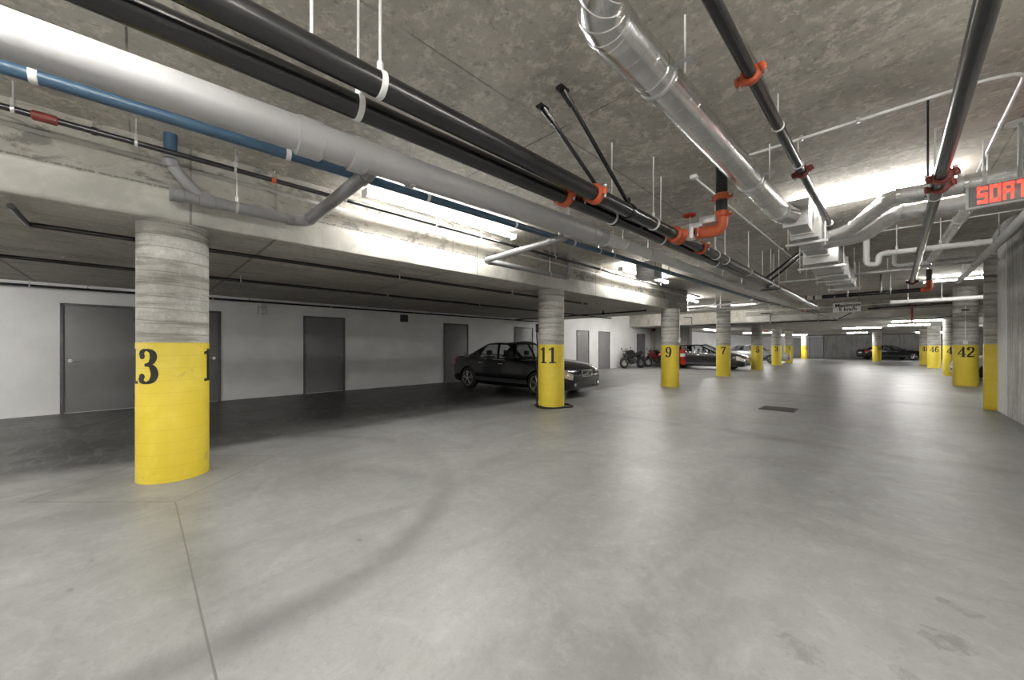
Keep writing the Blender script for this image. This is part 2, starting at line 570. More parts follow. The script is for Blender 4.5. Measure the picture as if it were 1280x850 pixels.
def dot(cx, cy, r):
    e = ell(cx, cy, r, r, 0, 360, 14)[:-1]
    return [[V((cx, cy, 0)), e[i], e[(i + 1) % 14]] for i in range(14)]


def L(*pts):
    return [V((*p, 0)) for p in pts]


def digit(ch):
    q = []
    if ch == '1':
        q += rect(.22, 0, .39, 1, 3) + rect(.08, 0, .53, .075) + stroke(L((.39, .96), (.22, .90), (.08, .86)), .09, .09)
    elif ch == '2':
        q += dot(.135, .745, .085) + stroke(catmull([(.09, .74), (.15, .92), (.29, .968), (.43, .9), (.475, .74), (.40, .55), (.22, .33), (.09, .12)]), .16, .065)
        q += rect(.05, 0, .53, .13) + stroke(L((.49, .05), (.52, .27)), .06, .06)
    elif ch == '3':
        q += dot(.13, .79, .085) + dot(.12, .205, .088)
        q += stroke(catmull([(.09, .80), (.15, .93), (.28, .968), (.41, .90), (.445, .75), (.38, .60), (.22, .535)]), .17, .06)
        q += stroke(catmull([(.22, .535), (.40, .49), (.475, .28), (.41, .10), (.27, .032), (.13, .07), (.075, .2)]), .18, .06)
    elif ch == '4':
        q += rect(.34, 0, .49, 1, 3) + rect(.25, 0, .58, .07) + rect(.02, .24, .58, .315) + stroke(L((.45, .96), (.25, .63), (.05, .28)), .085, .07)
    elif ch == '5':
        q += rect(.12, .88, .49, 1.0) + stroke(L((.15, .96), (.12, .52)), .065, .065) + dot(.125, .2, .088)
        q += stroke(catmull([(.115, .53), (.20, .61), (.31, .63), (.43, .54), (.47, .33), (.41, .11), (.27, .032), (.13, .07), (.075, .19)]), .18, .06)
    elif ch in '69':
        a = stroke(ell(.29, .69, .185, .28), .16, .06)
        a += stroke(catmull([(.475, .70), (.465, .45), (.40, .18), (.27, .032), (.14, .07), (.09, .18)]), .17, .06) + dot(.135, .18, .082)
        if ch == '6':
            a = [[V((.58 - p.x, 1 - p.y, 0)) for p in f] for f in a]
        q += a
    elif ch == '7':
        q += rect(.06, .86, .54, 1.0) + stroke(L((.08, .99), (.06, .73)), .06, .06) + stroke(catmull([(.49, .90), (.38, .62), (.27, .32), (.24, 0)]), .16, .1)
    elif ch == '8':
        q += stroke(ell(.29, .75, .17, .22), .14, .06) + stroke(ell(.29, .27, .20, .24), .17, .06)
    elif ch == '0':
        q += stroke(ell(.29, .5, .20, .47), .17, .06)
    return q


def number_mesh(text, cx, cy, R, zc, h, ang):
    """raised paint numerals wrapped round a column; ang = direction of the number's middle"""
    mb = MB()
    wch = .60 * h
    W = wch * len(text)
    for i, ch in enumerate(text):
        for f in digit(ch):
            pts = [(-(W / 2) + i * wch + p.x * h, zc + (p.y - .5) * h) for p in f]
            def at(s, z, r):
                a = ang + s / R
                return (cx + r * math.cos(a), cy + r * math.sin(a), z)
            o = [at(s, z, R + .004) for s, z in pts]
            inn = [at(s, z, R - .004) for s, z in pts]
            k = len(pts)
            mb.add(o + inn, [tuple(range(k))] + [(j, (j + 1) % k, k + (j + 1) % k, k + j) for j in range(k)])
    return mb


# ---------------------------------------------------------------- columns
RC = .275
COLS = {}


def column(key, pos, ztop, nums, label, paint=1.335, group='round concrete columns with yellow bases'):
    x, y = pos
    COLS[key] = pos
    r = empty('concrete_column', (x, y, 0), label, 'column', group)
    MB().tube([(x, y, 0), (x, y, ztop)], RC, 56, True).build('shaft', M['col'], r)
    MB().tube([(x, y, .001), (x, y, .02), (x, y, paint - .005), (x, y, paint)], [RC + .004, RC + .003, RC + .003, RC + .001], 56, False).build('painted_base', M['yellow'], r)
    for t, a in nums:
        number_mesh(t, x, y, RC + .003, 1.11 if len(nums) else 1.1, .33, math.radians(a)).build('number', M['black_paint'], r)
    return r


def foot(px, py):
    p = U(px, py, z=0)
    d = V((p.x, p.y, 0)).normalized()
    return (p.x + d.x * RC, p.y + d.y * RC)


S90 = -90
column('13', (-5.08, .25), LZ, [('13', -64), ('13', 88)], 'thick concrete column with yellow base numbered 13, nearest the camera')
column('11', foot(689, 511), LZ, [('11', -66)], 'concrete column numbered 11 with a black cord round its foot')
column('9', foot(837.5, 484), LZ, [('9', -77)], 'concrete column numbered 9 carrying a fire extinguisher')
column('7', foot(904.2, 470.5), CZ, [('7', -74)], 'concrete column numbered 7 in front of a black parked car')
column('5', foot(946, 462), LZ, [('5', -70)], 'concrete column numbered 5 in front of the silver car')
column('3', foot(970.6, 456.6), LZ, [('3', -80)], 'concrete column numbered 3 across the silver car\'s front wing')
column('1', foot(985.7, 453.2), LZ, [('1', -65)], 'concrete column numbered 1 behind the silver car\'s nose')
column('42', foot(1206.8, 483), CZ, [('42', -92)], 'concrete column numbered 42 with a white conduit and box')
column('44', foot(1190.5, 470.2), LZ, [('44', -90)], 'concrete column partly hidden behind column 42, only a 4 showing')
column('46', foot(1167.5, 460.3), LZ, [('46', -90)], 'concrete column numbered 46 on the right of the aisle')
column('48', foot(1156.5, 456), LZ, [('48', -90)], 'farthest yellow based column of the right row, left of column 46')
column('50', foot(1096, 452), LZ, [('50', -50)], 'lone concrete column standing in front of the far black car')
column('52', foot(1005.3, 448.5), LZ, [('52', -45)], 'small far column before the pale grey panel at the end wall')
# pier at the end of the right wall
r = empty('concrete_pier', (1.57, 12.25, 0), 'square concrete pier with plain yellow base ending the right wall', 'pier')
MB().box((1.49, 12.2, 0), (1.98, 12.30, CZ), .01).build('shaft', M['col'], r)
MB().box((1.486, 12.196, .001), (1.984, 12.304, 1.345), .01).build('painted_base', M['yellow'], r)

# ---------------------------------------------------------------- pipes
def pipe(name, pts, r, mat, label, cat='pipe', R=0, n=18, group=None):
    pts = [V(p) for p in pts]
    path = fillet(pts, R) if R else pts
    o = MB().tube(path, r, n).build(name, mat, None, origin=pts[0])
    return tag(o, label, cat, group)


def along(p, q, t):
    return V(p) + (V(q) - V(p)) * t


def hang(par, c, d, r, top=CZ, mat='cond', w=.03, rod=.007):
    """strap round the pipe and a threaded rod up to the slab"""
    c = V(c)
    MB().ring(c, d, r, w, .006, 20).build('hanger_clamp', M[mat], par)
    m_ = MB()
    m_.tube([c + V((0, 0, r)), V((c.x, c.y, top))], rod, 8)
    m_.tube([c + V((0, 0, r + .004)), c + V((0, 0, r + .05))], rod * 2.2, 6)
    m_.build('hanger_rod', M[mat], par)


def coupling(par, c, d, r, mat='orange', w=.07, tilt=0.0):
    """grooved pipe coupling: two half shells, ears and bolts"""
    c = V(c); d = V(d).normalized()
    side = d.cross(V((0, 0, 1)))
    side = side.normalized() if side.length > .2 else V((1, 0, 0))
    side = Matrix.Rotation(tilt, 3, d) @ side
    up = side.cross(d)
    m_ = MB().ring(c, d, r, w, .022, 24)
    for s in (-1, 1):
        p = c + side * s * (r + .028)
        m_.tube([p - up * .028, p - up * .01, p + up * .01, p + up * .028], [.02, .026, .026, .02], 10)
    o = m_.build('coupling', M[mat], par)
    for s in (-1, 1):
        p = c + side * s * (r + .036)
        MB().tube([p - up * .05, p + up * .05], .009, 8).tube([p + up * .034, p + up * .05], .015, 6).build('bolt', M['steel'], o)
    return o


def collar(par, c, d, r, w=.1, t=.008, mat='grey_pvc', name='pipe_joint'):
    return MB().ring(c, d, r, w, t, 28).build(name, M[mat], par)


def sprinkler(par, c, down=False):
    c = V(c); s = -1 if down else 1
    m_ = MB()
    m_.tube([c, c + V((0, 0, s * .05))], .012, 8)
    m_.tube([c + V((0, 0, s * .05)), c + V((0, 0, s * .075))], .006, 6)
    m_.tube([c + V((0, 0, s * .085)), c + V((0, 0, s * .088))], .022, 12)
    for a in (-1, 1):
        m_.tube([c + V((a * .012, 0, s * .05)), c + V((a * .018, 0, s * .07)), c + V((0, 0, s * .086))], .003, 5)
    m_.build('sprinkler_head', M['chrome'], par)


# big grey drain and its narrower continuation
a, b_, e = U(0, 41.5, z=2.75), U(700, 280, z=2.75), U(752, 296, z=2.75)
d = (b_ - a).normalized()
st = a - d * 2.0
big = pipe('drain_pipe', [st, e], .111, M['grey_pvc'], 'large grey plastic drain pipe running under the aisle ceiling', n=36)
for px, py in ((386, 173), (446, 194)):
    collar(big, st + d * ((U(px, py, z=2.75) - st).dot(d)), d, .111, .17 if px == 386 else .13, .019)
for px, py in ((514, 217), (712, 284)):
    hang(big, st + d * ((U(px, py, z=2.75) - st).dot(d)), d, .113, mat='steel', w=.045)
for px in (728,):
    collar(big, e - d * .25, d, .111, .07, .008)
    collar(big, e - d * .05, d, .111, .16, .007)
f_ = U(962, 372, z=2.75)
d2 = (f_ - e).normalized()
sm = pipe('drain_pipe', [e - d * .02, e + d2 * .08, e + d2 * .16, f_ + d2 * 2.5], [.116, .112, .078, .078], M['lgrey_pvc'], 'narrower pale drain pipe continuing beyond the big grey pipe', n=28)
for t in (.55, 1.3, 2.4, 3.4, 4.8, 6.2):
    hang(sm, e + d2 * t, d2, .078, mat='steel', w=.025)
for t in (.30, 2.2, 4.0):
    collar(sm, e + d2 * t, d2, .078, .09, .006, 'lgrey_pvc')
# blue pipe beside it
a, b_ = U(0, 82, z=2.82), U(915, 365, z=2.82)
d = (b_ - a).normalized()
blu = pipe('water_pipe', [a - d * 2, b_ + d * 3], .040, M['blue'], 'blue painted pipe running beside the large grey drain', n=20)
for px, py in ((42, 95), (361, 192), (535, 247), (644, 281), (720, 303)):
    q = a + d * ((U(px, py, z=2.82) - a).dot(d))
    MB().ring(q, d, .040, .035, .003, 20).build('pipe_band', M['wplastic'], blu)
for px, py in ((700, 298), (752, 313), (772, 318), (840, 340)):
    hang(blu, a + d * ((U(px, py, z=2.82) - a).dot(d)), d, .040, mat='steel', w=.02)
# two black mains
zc, zd = 2.56, 2.535
c0, c1 = U(330, 33, z=zc), U(900, 322, z=zc)
dc = (c1 - c0).normalized()
cp = pipe('sprinkler_main', [c0 - dc * 2.2, c0 + dc * 14.0], .060, M['black_pipe'], 'upper black steel main, right one of the aisle pair', n=24)
d0, d1 = U(200, 27, z=zd), U(767, 273, z=zd)
dd = (d1 - d0).normalized()
dp = pipe('sprinkler_main', [d0 - dd * 1.6, d0 + dd * 14.4], .060, M['black_pipe'], 'lower black steel main, left one of the aisle pair', n=24)


def onC(px, py): return c0 + dc * ((U(px, py, z=zc) - c0).dot(dc))
def onD(px, py): return d0 + dd * ((U(px, py, z=zd) - d0).dot(dd))


q = onC(388, 66)
MB().tube([q + V((0, 0, .05)), V((q.x, q.y, CZ))], .007, 8).build('hanger_rod', M['cond'], cp)
for px, py in ((474, 108), (820, 279), (895, 319), (907, 325), (936, 340), (965, 354)):
    hang(cp, onC(px, py), dc, .060)
for px, py in ((449, 133), (765, 272), (820, 300), (880, 330), (945, 362)):
    hang(dp, onD(px, py), dd, .060)
coupling(cp, onC(746, 242), dc, .060); coupling(cp, onC(880, 309), dc, .060)
coupling(dp, onD(707, 246), dd, .060)
# slim galvanised line lying in the groove between the pair
g0, g1 = U(300, 42, z=2.66), U(740, 255, z=2.66)
# sway braces (long black struts)
for (p, q, lab) in ((U(703, 110, z=CZ), onC(795, 262) + V((0, 0, .06)), 'black sway brace from ceiling to the upper main, right of two'),
                    (U(678, 133, z=CZ), onD(768, 274) + V((0, 0, .06)), 'black sway brace from ceiling to the lower main, left of two')):
    p = V(p); ax = (q - p).normalized()
    br = MB().tube([p + ax * .10, q], .017, 12).build('sway_brace', M['black_pipe'], None, origin=p)
    tag(br, lab, 'brace', 'black sway braces over the aisle pipes')
    MB().box(p + V((-.03, -.05, -.02)), p + V((.03, .05, 0)), .004).tube([p + V((0, 0, -.015)), p + ax * .14], .026, 8).build('ceiling_bracket', M['black_pipe'], br)
    MB().ring(q - V((0, 0, .06)), dc, .060, .05, .012, 20).tube([q + V((0, 0, -.03)), q + V((0, 0, .07))], .014, 8).build('brace_clamp', M['black_pipe'], br)
for k, (pt, pb) in enumerate(((U(1001, 314, z=CZ), onC(962, 349)), (U(1005, 317, z=CZ), onC(968, 352)))):
    br = MB().tube([pt, pb], .022, 8).build('sway_brace', M['black_pipe'], None, origin=pt)
    tag(br, ('black slanting strut beside the sheet duct, upper of a close pair', 'black slanting strut beside the sheet duct, lower of a close pair')[k], 'brace', 'black sway braces over the aisle pipes')
    MB().box(pt + V((-.05, -.05, -.03)), pt + V((.05, .05, 0)), .006).build('ceiling_bracket', M['steel'], br)
# black bracket crossing beneath the pair far along
tp = onC(962, 355); tq = onD(945, 364)
br = MB().box(V((tq.x - .15, tp.y - .03, zd - .11)), V((tp.x + .15, tp.y + .03, zd - .068)), .006).build('trapeze_bracket', M['black_pipe'], None, origin=tp)
tag(br, 'black cross bracket under the paired mains, before the far cross main', 'bracket')
for xx in (tq.x - .12, tp.x + .12):
    MB().tube([(xx, tp.y, zd - .12), (xx, tp.y, CZ)], .008, 8).build('hanger_rod', M['cond'], br)

# valve assembly on the upper main: tee, gate valve, orange elbow and black riser
t0 = onC(848, 294)
rx = V((t0.x + .42, t0.y + .10, zc + .02))
rx = U(902, 288, z=zc - .01)
va = empty('fire_valve', t0, 'orange and grey fire valve branching off the upper black main', 'valve')
m_ = MB().ring(t0, dc, .060, .20, .03, 24)
dv = (rx - t0).normalized()
m_.tube([t0, t0 + dv * .06, t0 + dv * .13], [.075, .07, .05], 20)
m_.build('tee', M['orange'], va)
MB().tube([t0 + dv * .10, t0 + dv * .22], .048, 20).build('pipe_stub', M['black_pipe'], va)
coupling(va, t0 + dv * .22, dv, .048, 'orange', .06)
mv = t0 + dv * .15 + V((0, 0, .0))
b1 = MB().box(mv + V((-.10, -.05, .045)), mv + V((.13, .045, .10)), .012)
b1.tube([mv + V((0, 0, -.06)), mv + V((0, 0, .10))], .055, 16)
b1.build('valve_body', M['steel'], va)
MB().box(mv + V((.10, -.05, .07)), mv + V((.26, .05, .15)), .012).build('tamper_switch', M['steel'], va)
MB().tube([mv + V((-.02, 0, .09)), mv + V((-.02, 0, .21))], .010, 10).build('valve_stem', M['chrome'], va)
hw = MB().torus(mv + V((-.02, 0, .21)), (0, 0, 1), .062, .011, 28, 8)
for k in range(4):
    a_ = k * PI / 2 + .4
    hw.tube([mv + V((-.02, 0, .21)), mv + V((-.02 + .062 * math.cos(a_), .062 * math.sin(a_), .21))], .007, 6)
hw.ball(mv + V((-.02, 0, .212)), .018)
hw.build('handwheel', M['red'], va)
el = fillet([t0 + dv * .24, rx, rx + V((0, 0, .20))], .13, 10)
MB().tube(el, .062, 22).build('elbow', M['orange'], va)
MB().tube([rx + V((0, 0, .17)), V((rx.x, rx.y, CZ))], .057, 22).build('riser', M['black_pipe'], va)
coupling(va, rx + V((0, 0, .17)), (0, 0, 1), .057)
coupling(va, rx + V((0, 0, .36)), (0, 0, 1), .057)
lk = MB().torus(rx + V((.12, .05, .30)), (0, 1, 0), .03, .008, 20, 6); lk.build('hose_cap', M['cream'], va)

# black sprinkler line along the edge beam
XP = -4.53
a, b_ = U(0, 135, X=XP), U(840, 359, X=XP)
a.z = b_.z = (a.z + b_.z) / 2 - .02
p3 = pipe('sprinkler_pipe', [V((XP, a.y - 2.5, a.z)), V((XP, YB + .3, a.z))], .024, M['black_pipe'], 'thin black sprinkler pipe along the top of the left edge beam', n=14)
for px in (16, 170, 294, 432, 545, 601, 694, 750, 800):
    q = U(px, 135 + px * .2675, X=XP)
    hang(p3, (XP, q.y, a.z), (0, 1, 0), .024, mat='steel', w=.022, rod=.006)
q = U(56, 146, X=XP)
MB().ring((XP, q.y, a.z), (0, 1, 0), .024, .13, .012, 18).build('coupling', M['dred'], p3)
for px in (118, 342, 550, 770, 826):
    q = U(px, 200, X=XP)
    sprinkler(p3, (XP, q.y, a.z + .02))
    MB().ring((XP, q.y, a.z), (0, 1, 0), .024, .04, .008, 14).build('tee', M['orange' if px == 342 else 'black_pipe'], p3)

# grey waste branches from the beam to the drain
bx = -4.68
w0, w1 = V((bx, U(214, 247, X=bx).y, 2.72)), V((bx, U(382, 274, X=bx).y, 2.72))
br1 = pipe('waste_branch', [w0, w1, V((big.location.x + .2, w1.y, 2.745))], .058, M['dgrey_pvc'], 'grey plastic branch pipe with a capped end beside column 13', R=.13, n=22)
MB().ring(w0, (0, 1, 0), .058, .03, .010).build('end_cap', M['dgrey_pvc'], br1)
collar(br1, w0 + V((0, .04, 0)), (0, 1, 0), .058, .10, .007, 'dgrey_pvc')
wy = w0 + V((0, .22, 0))
collar(br1, wy + V((0, .03, 0)), (0, 1, 0), .058, .11, .008, 'dgrey_pvc')
collar(br1, w1 + V((0, -.16, 0)), (0, 1, 0), .058, .07, .008, 'dgrey_pvc')
collar(br1, w1 + V((.17, 0, .003)), (1, 0, 0), .058, .07, .008, 'dgrey_pvc')
collar(br1, V((-3.12, w1.y, 2.742)), (1, 0, 0), .058, .12, .010, 'dgrey_pvc')
hang(br1, V((bx, U(296, 262, X=bx).y, 2.72)), (0, 1, 0), .058, mat='steel', w=.025)
rs = U(213, 180, X=-4.64)
ry = rs.y
MB().tube(fillet([V((-4.64, ry, 3.13)), V((-4.64, ry, 2.99)), V((-4.66, ry + .10, 2.86)), V((bx, ry + .25, 2.72))], .06), .048, 20).build('riser_offset', M['dgrey_pvc'], br1)
MB().tube([V((-4.64, ry, 3.06)), V((-4.64, ry, CZ))], .05, 20).build('riser', M['blue'], br1)
MB().ring(V((-4.64, ry, 3.06)), (0, 0, 1), .05, .06, .012).build('riser_clamp', M['steel'], br1)
collar(br1, V((-4.64, ry, 2.98)), (0, 0, 1), .048, .07, .008, 'dgrey_pvc')

w0 = V((-4.60, U(606, 328, X=-4.60).y, 2.70)); w2 = V((-4.60, U(712, 345, X=-4.60).y, 2.72))
dj = b_ = U(716, 297, z=2.75)
br2 = pipe('waste_branch', [V((dj.x - .04, w0.y, 2.745)), w0, w2, V((-4.60, w2.y, CZ))], .045, M['dgrey_pvc'], 'grey plastic branch pipe turning a sharp corner between the two beam lights', R=.10, n=20)
for q, dr in ((w0 + V((.12, 0, 0)), (1, 0, 0)), (w0 + V((0, .12, 0)), (0, 1, 0)), (w2 - V((0, .14, 0)), (0, 1, 0)), (w2 + V((0, 0, .14)), (0, 0, 1)), (V((dj.x - .3, w0.y, 2.745)), (1, 0, 0))):
    collar(br2, q, dr, .045, .05, .007, 'dgrey_pvc')
hang(br2, along(w0, w2, .72), (0, 1, 0), .045, mat='steel', w=.02)

# black sprinkler lines under the low slab
for k, (X_, z_, px, lab) in enumerate(((-5.55, 2.42, 34, 'black sprinkler pipe under the low slab nearest the columns'),
                                       (-7.6, 2.40, -200, 'black sprinkler pipe midway under the low slab'),
                                       (-10.95, 2.40, -200, 'black sprinkler pipe along the top of the white left wall'))):
    y0 = -2.5 if px < 0 else U(px, 284, X=X_).y
    y1 = (U(672, 370, X=X_).y + 2, 13.2, 13.2)[k]
    pts = [V((X_, y0, z_)), V((X_, y1, z_))]
    if k == 0:
        pts = [V((XB - .1, y0, z_))] + pts
    sp = pipe('sprinkler_pipe', pts, .024, M['black_pipe'], lab, R=.05, n=12)
    y = y0 + 1.1
    while y < y1:
        hang(sp, (X_, y, z_), (0, 1, 0), .024, top=LZ, mat='steel', w=.02, rod=.005)
        sprinkler(sp, (X_, y + .7, z_ + .0))
        y += 2.6
MB_ = None
# tee piece farther along under the slab
q = U(754, 392, z=2.40)
pt = pipe('sprinkler_pipe', [V((XB - .3, q.y, 2.40)), V((XW + .3, q.y, 2.40))], .022, M['black_pipe'], 'black cross pipe under the low slab beyond column 11', n=12)
MB().ring((q.x, q.y, 2.40), (1, 0, 0), .022, .09, .014).tube([(q.x, q.y, 2.40), (q.x, q.y, LZ)], .02, 10).build('tee', M['black_pipe'], pt)

# ---------------------------------------------------------------- spiral duct and sheet metal duct
s1, s0 = U(972, 262, z=2.96), U(760, 30, z=2.96)
ds = (s1 - s0).normalized()
ax45 = (ds * -1 + V((.75, -.2, 0))).normalized()
du = empty('spiral_duct', s0, 'shiny round spiral duct slanting towards the camera overhead', 'duct')
RD = .113
MB().tube([s0, s1], RD, 40).build('duct_run', M['duct'], du)
# lock seam helix raised on the duct
seam = []
Ls = (s1 - s0).length; e1 = ds.cross(V((0, 0, 1))).normalized(); e2 = e1.cross(ds)
for i in range(int(Ls / .12) * 16 + 1):
    a_ = 2 * PI * i / 16
    q = s0 + ds * min(Ls, .12 * i / 16)
    seam.append(q + (e1 * math.cos(a_) + e2 * math.sin(a_)) * (RD + .0005))
MB().tube(seam, .0022, 5).build('lock_seam', M['duct'], du)
elb = [s0 + ds * .02]
for i in range(5):
    t = i / 4
    dr = (-ds * (1 - t) + V((.05, -.30, .05)).normalized() * t * .2 + V((ds.y, -ds.x, 0)) * t * .75).normalized()
    elb.append(elb[-1] + dr * (.03 if i == 0 else .085))
elb.append(elb[-1] + dr * .5)
eo = MB().tube(elb, RD + .006, 40).build('duct_elbow', M['duct'], du)
for i in (1, 2, 3, 4):
    MB().ring(elb[i], elb[i + 1] - elb[i], RD + .006, .012, .004, 36).build('bead', M['duct'], eo)
for px, py, w in ((768, 40, .05), (815, 92, .06), (943, 228, .05), (958, 246, .04)):
    q = s0 + ds * ((U(px, py, z=2.96) - s0).dot(ds))
    MB().ring(q, ds, RD, w, .005, 40).build('duct_joint', M['duct'], du)
for px, py in ((822, 98), (938, 224)):
    q = s0 + ds * ((U(px, py, z=2.96) - s0).dot(ds))
    side = V((1, 0, 0))
    hg = MB().ring(q, ds, RD, .03, .008, 36)
    hg.box(q + V((RD, -.03, .01)), q + V((RD + .09, .03, .016)), .001)
    hg.build('hanger_strap', M['steel'], du)
    MB().tube([q + V((RD + .05, 0, -.05)), q + V((RD + .05, 0, CZ - q.z))], .006, 8).build('hanger_rod', M['cond'], du)
MB().tube(fillet([s1 - ds * .02, s1 + ds * .10, s1 + ds * .26 + V((.10, 0, -.04))], .1), RD + .008, 36).build('end_elbow', M['duct'], du)

sd = empty('sheet_duct', s1 + ds * .2, 'stepped rectangular sheet metal duct following the round spiral duct', 'duct')
def sect(y0, y1, x0, x1, z0, z1, nm='duct_section'):
    o = MB().box((x0, y0, z0), (x1, y1, z1), .008).build(nm, M['sheet'], sd)
    for yy in (y0 + .02, y1 - .02):
        MB().box((x0 - .02, yy - .018, z0 - .02), (x1 + .02, yy + .018, z1 + .02), .003).build('flange', M['steel'], o)
    y = y0 + .45
    while y < y1 - .25:
        MB().box((x0 - .004, y - .01, z0 - .006), (x1 + .004, y + .01, z1 + .004), .002).build('seam', M['sheet'], o)
        y += .45
yA = s1.y + .22
sect(yA, yA + .55, -.86, -.64, 2.80, 3.08)
sect(yA + .57, yA + 2.0, -.86, -.60, 2.76, 3.10)
sect(yA + 2.05, yA + 3.7, -.90, -.50, 2.66, 3.0)
sect(yA + 3.75, yA + 5.2, -.86, -.46, 2.68, 2.98)
sect(yA + 5.25, yA + 6.6, -.80, -.44, 2.70, 2.96)
for yy, x0, x1, z in ((yA + .75, -.96, -.5, 2.735), (yA + 2.3, -1.02, -.4, 2.635), (yA + 4.3, -.98, -.35, 2.655), (yA + 6, -.92, -.33, 2.675)):
    tz = MB().box((x0, yy - .02, z - .04), (x1, yy + .02, z - .005), .003).build('trapeze_rail', M['steel'], sd)
    for xx in (x0 + .03, x1 - .03):
        MB().tube([(xx, yy, z - .08), (xx, yy, CZ)], .007, 8).build('hanger_rod', M['cond'], tz)
# two foil wrapped round branches going to the right
for k, (pxs, z, lab) in enumerate(((((1018, 302), (1062, 288), (1114, 246), (1160, 239), (1275, 214)), 2.86, 'upper silver round branch duct curving off towards the exit sign'),
                                   (((1026, 309), (1078, 296), (1122, 266), (1168, 259), (1279, 238)), 2.78, 'lower silver round branch duct curving off towards the exit sign'))):
    P = [U(*p, z=z) for p in pxs]
    P[0] = V((-.64, P[0].y, z + .04)); P[-1] = V((P[-1].x + .45, P[-1].y + .03, z))
    path = fillet(P, .22, 8)
    bd = MB().tube(path, .078, 30).build('branch_duct', M['foil'], None, origin=P[0])
    tag(bd, lab, 'duct')
    for i in (1, 2, 3):
        for s in (-1, 1):
            dr = (P[i + 1] - P[i]).normalized() if s > 0 else (P[i] - P[i - 1]).normalized()
            MB().ring(P[i] + dr * s * .24, dr, .078, .03, .004, 30).build('duct_tape', M['duct'], bd)
    q = along(P[3], P[4], .35)
    hang(bd, q, P[4] - P[3], .078, mat='cond', w=.025)

# branch sprinkler lines right of the duct
e0, e1_ = U(890, 0, z=3.0), U(1036, 279, z=3.0)
de = (e1_ - e0).normalized()
ep = pipe('sprinkler_pipe', [e0 - de * 1.2, e1_], .036, M['black_pipe'], 'black sprinkler pipe with orange coupling right of the round duct', n=20)
coupling(ep, U(938, 94, z=3.0), de, .036, 'orange', .055, -.3)
coupling(ep, U(1003, 215, z=3.0), de, .036, 'dred', .055, -.3)
for px, py in ((972, 158), (1000, 205)):
    q = e0 + de * ((U(px, py, z=3.0) - e0).dot(de))
    hang(ep, q, de, .036, mat='cond', w=.015, rod=.005)
MB().ring(e1_, de, .036, .05, .012).build('end_cap', M['steel'], ep)
f0, f1 = U(1235, 0, z=2.64), U(1140, 353, z=2.64)
df = (f1 - f0).normalized()
fp = pipe('sprinkler_pipe', [f0 - df * 1.2, f1], .040, M['black_pipe'], 'thick black sprinkler pipe at right passing left of the exit sign', n=22)
coupling(fp, U(1178, 220, z=2.64), df, .040, 'dred', .055, -.2)
coupling(fp, U(1175, 233, z=2.64), df, .040, 'dred', .05, -.2)
coupling(fp, f1 - df * .1, df, .040, 'dred', .06)
q = f0 + df * ((U(1172, 245, z=2.64) - f0).dot(df))
hang(fp, q, df, .040, mat='cond', w=.02)
q = f0 + df * ((U(1168, 218, z=2.64) - f0).dot(df))
MB().tube([q + V((-.07, 0, .0)), V((q.x - .07, q.y, CZ))], .007, 8).build('hanger_rod', M['black_pipe'], fp)

# surface conduit on the ceiling with a bend
zc_ = CZ - .022
cdp = [U(930, 196, z=zc_), U(1238, 98, z=zc_), U(1283, 90, z=zc_), U(1222, 214, z=zc_)]
cd = pipe('conduit', cdp, .0125, M['cond'], 'white conduit across the ceiling bending near the right edge', R=.16, n=12)
for t in (.3, .55):
    q = along(cdp[0], cdp[1], t)
    MB().box(q + V((-.012, -.03, -.015)), q + V((.012, .03, .022)), .003).build('conduit_strap', M['steel'], cd)
q = along(cdp[2], cdp[3], .4)
MB().ring(q, cdp[3] - cdp[2], .0125, .05, .005).build('conduit_joint', M['steel'], cd)
# thin straight conduit along the aisle behind the duct
g0, g1 = U(868, 222, z=CZ - .02), U(1010, 338, z=CZ - .02)
cd2 = pipe('conduit', [g0, g1], .012, M['cond'], 'thin white conduit along the ceiling left of the sheet duct', n=10)
MB().box(g0 + V((-.035, -.05, -.02)), g0 + V((.035, .02, .02)), .008).build('junction_box', M['wplastic'], cd2)
for t in (.3, .6):
    q = along(g0, g1, t); MB().box(q + V((-.03, -.012, -.014)), q + V((.03, .012, .02)), .003).build('conduit_strap', M['steel'], cd2)

g0, g1 = U(1088, 291, z=CZ - .02), U(1158, 279, z=CZ - .02)
cd3 = pipe('conduit', [g0, V((1.6, g0.y, g0.z))], .012, M['cond'], 'thin white conduit crossing the ceiling above the trap pipe', n=10)
for t in (.2, .6):
    q = along(g0, V((1.6, g0.y, g0.z)), t); MB().box(q + V((-.012, -.03, -.014)), q + V((.012, .03, .02)), .003).build('conduit_strap', M['steel'], cd3)
# white trap pipe
Yt = 8.6
def atY(px, py, Y): return U(px, py, Y=Y)
tp_ = [atY(1083, 296, Yt), atY(1083, 329, Yt), atY(1098, 329, Yt), atY(1098, 317.5, Yt), atY(1241, 301.5, Yt)]
tr = MB().tube(fillet([tp_[0], tp_[1] + V((0, 0, -.02)), tp_[2] + V((0, 0, -.02)), tp_[3], V((1.12, Yt, tp_[4].z))], .09, 9), .041, 20).build('trap_pipe', M['white_pvc'], None, origin=tp_[0])
tag(tr, 'white plastic pipe with a U shaped trap under the branch ducts', 'pipe')
for q, dr in ((tp_[1] + V((0, 0, .07)), (0, 0, 1)), (along(tp_[3], tp_[4], .10), (1, 0, 0)), (along(tp_[3], tp_[4], .88), (1, 0, 0))):
    collar(tr, q, dr, .041, .05, .006, 'white_pvc')
MB().box(tp_[0] + V((-.09, -.09, -.02)), tp_[0] + V((.09, .09, .10)), .02).build('trap_box', M['white_pvc'], tr)
MB().tube([tp_[0] + V((0, 0, .08)), V((tp_[0].x, Yt, CZ))], .041, 16).build('drop_pipe', M['white_pvc'], tr)
for t in (.18, .58):
    hang(tr, along(tp_[3], tp_[4], t), (1, 0, 0), .041, mat='cond', w=.02)
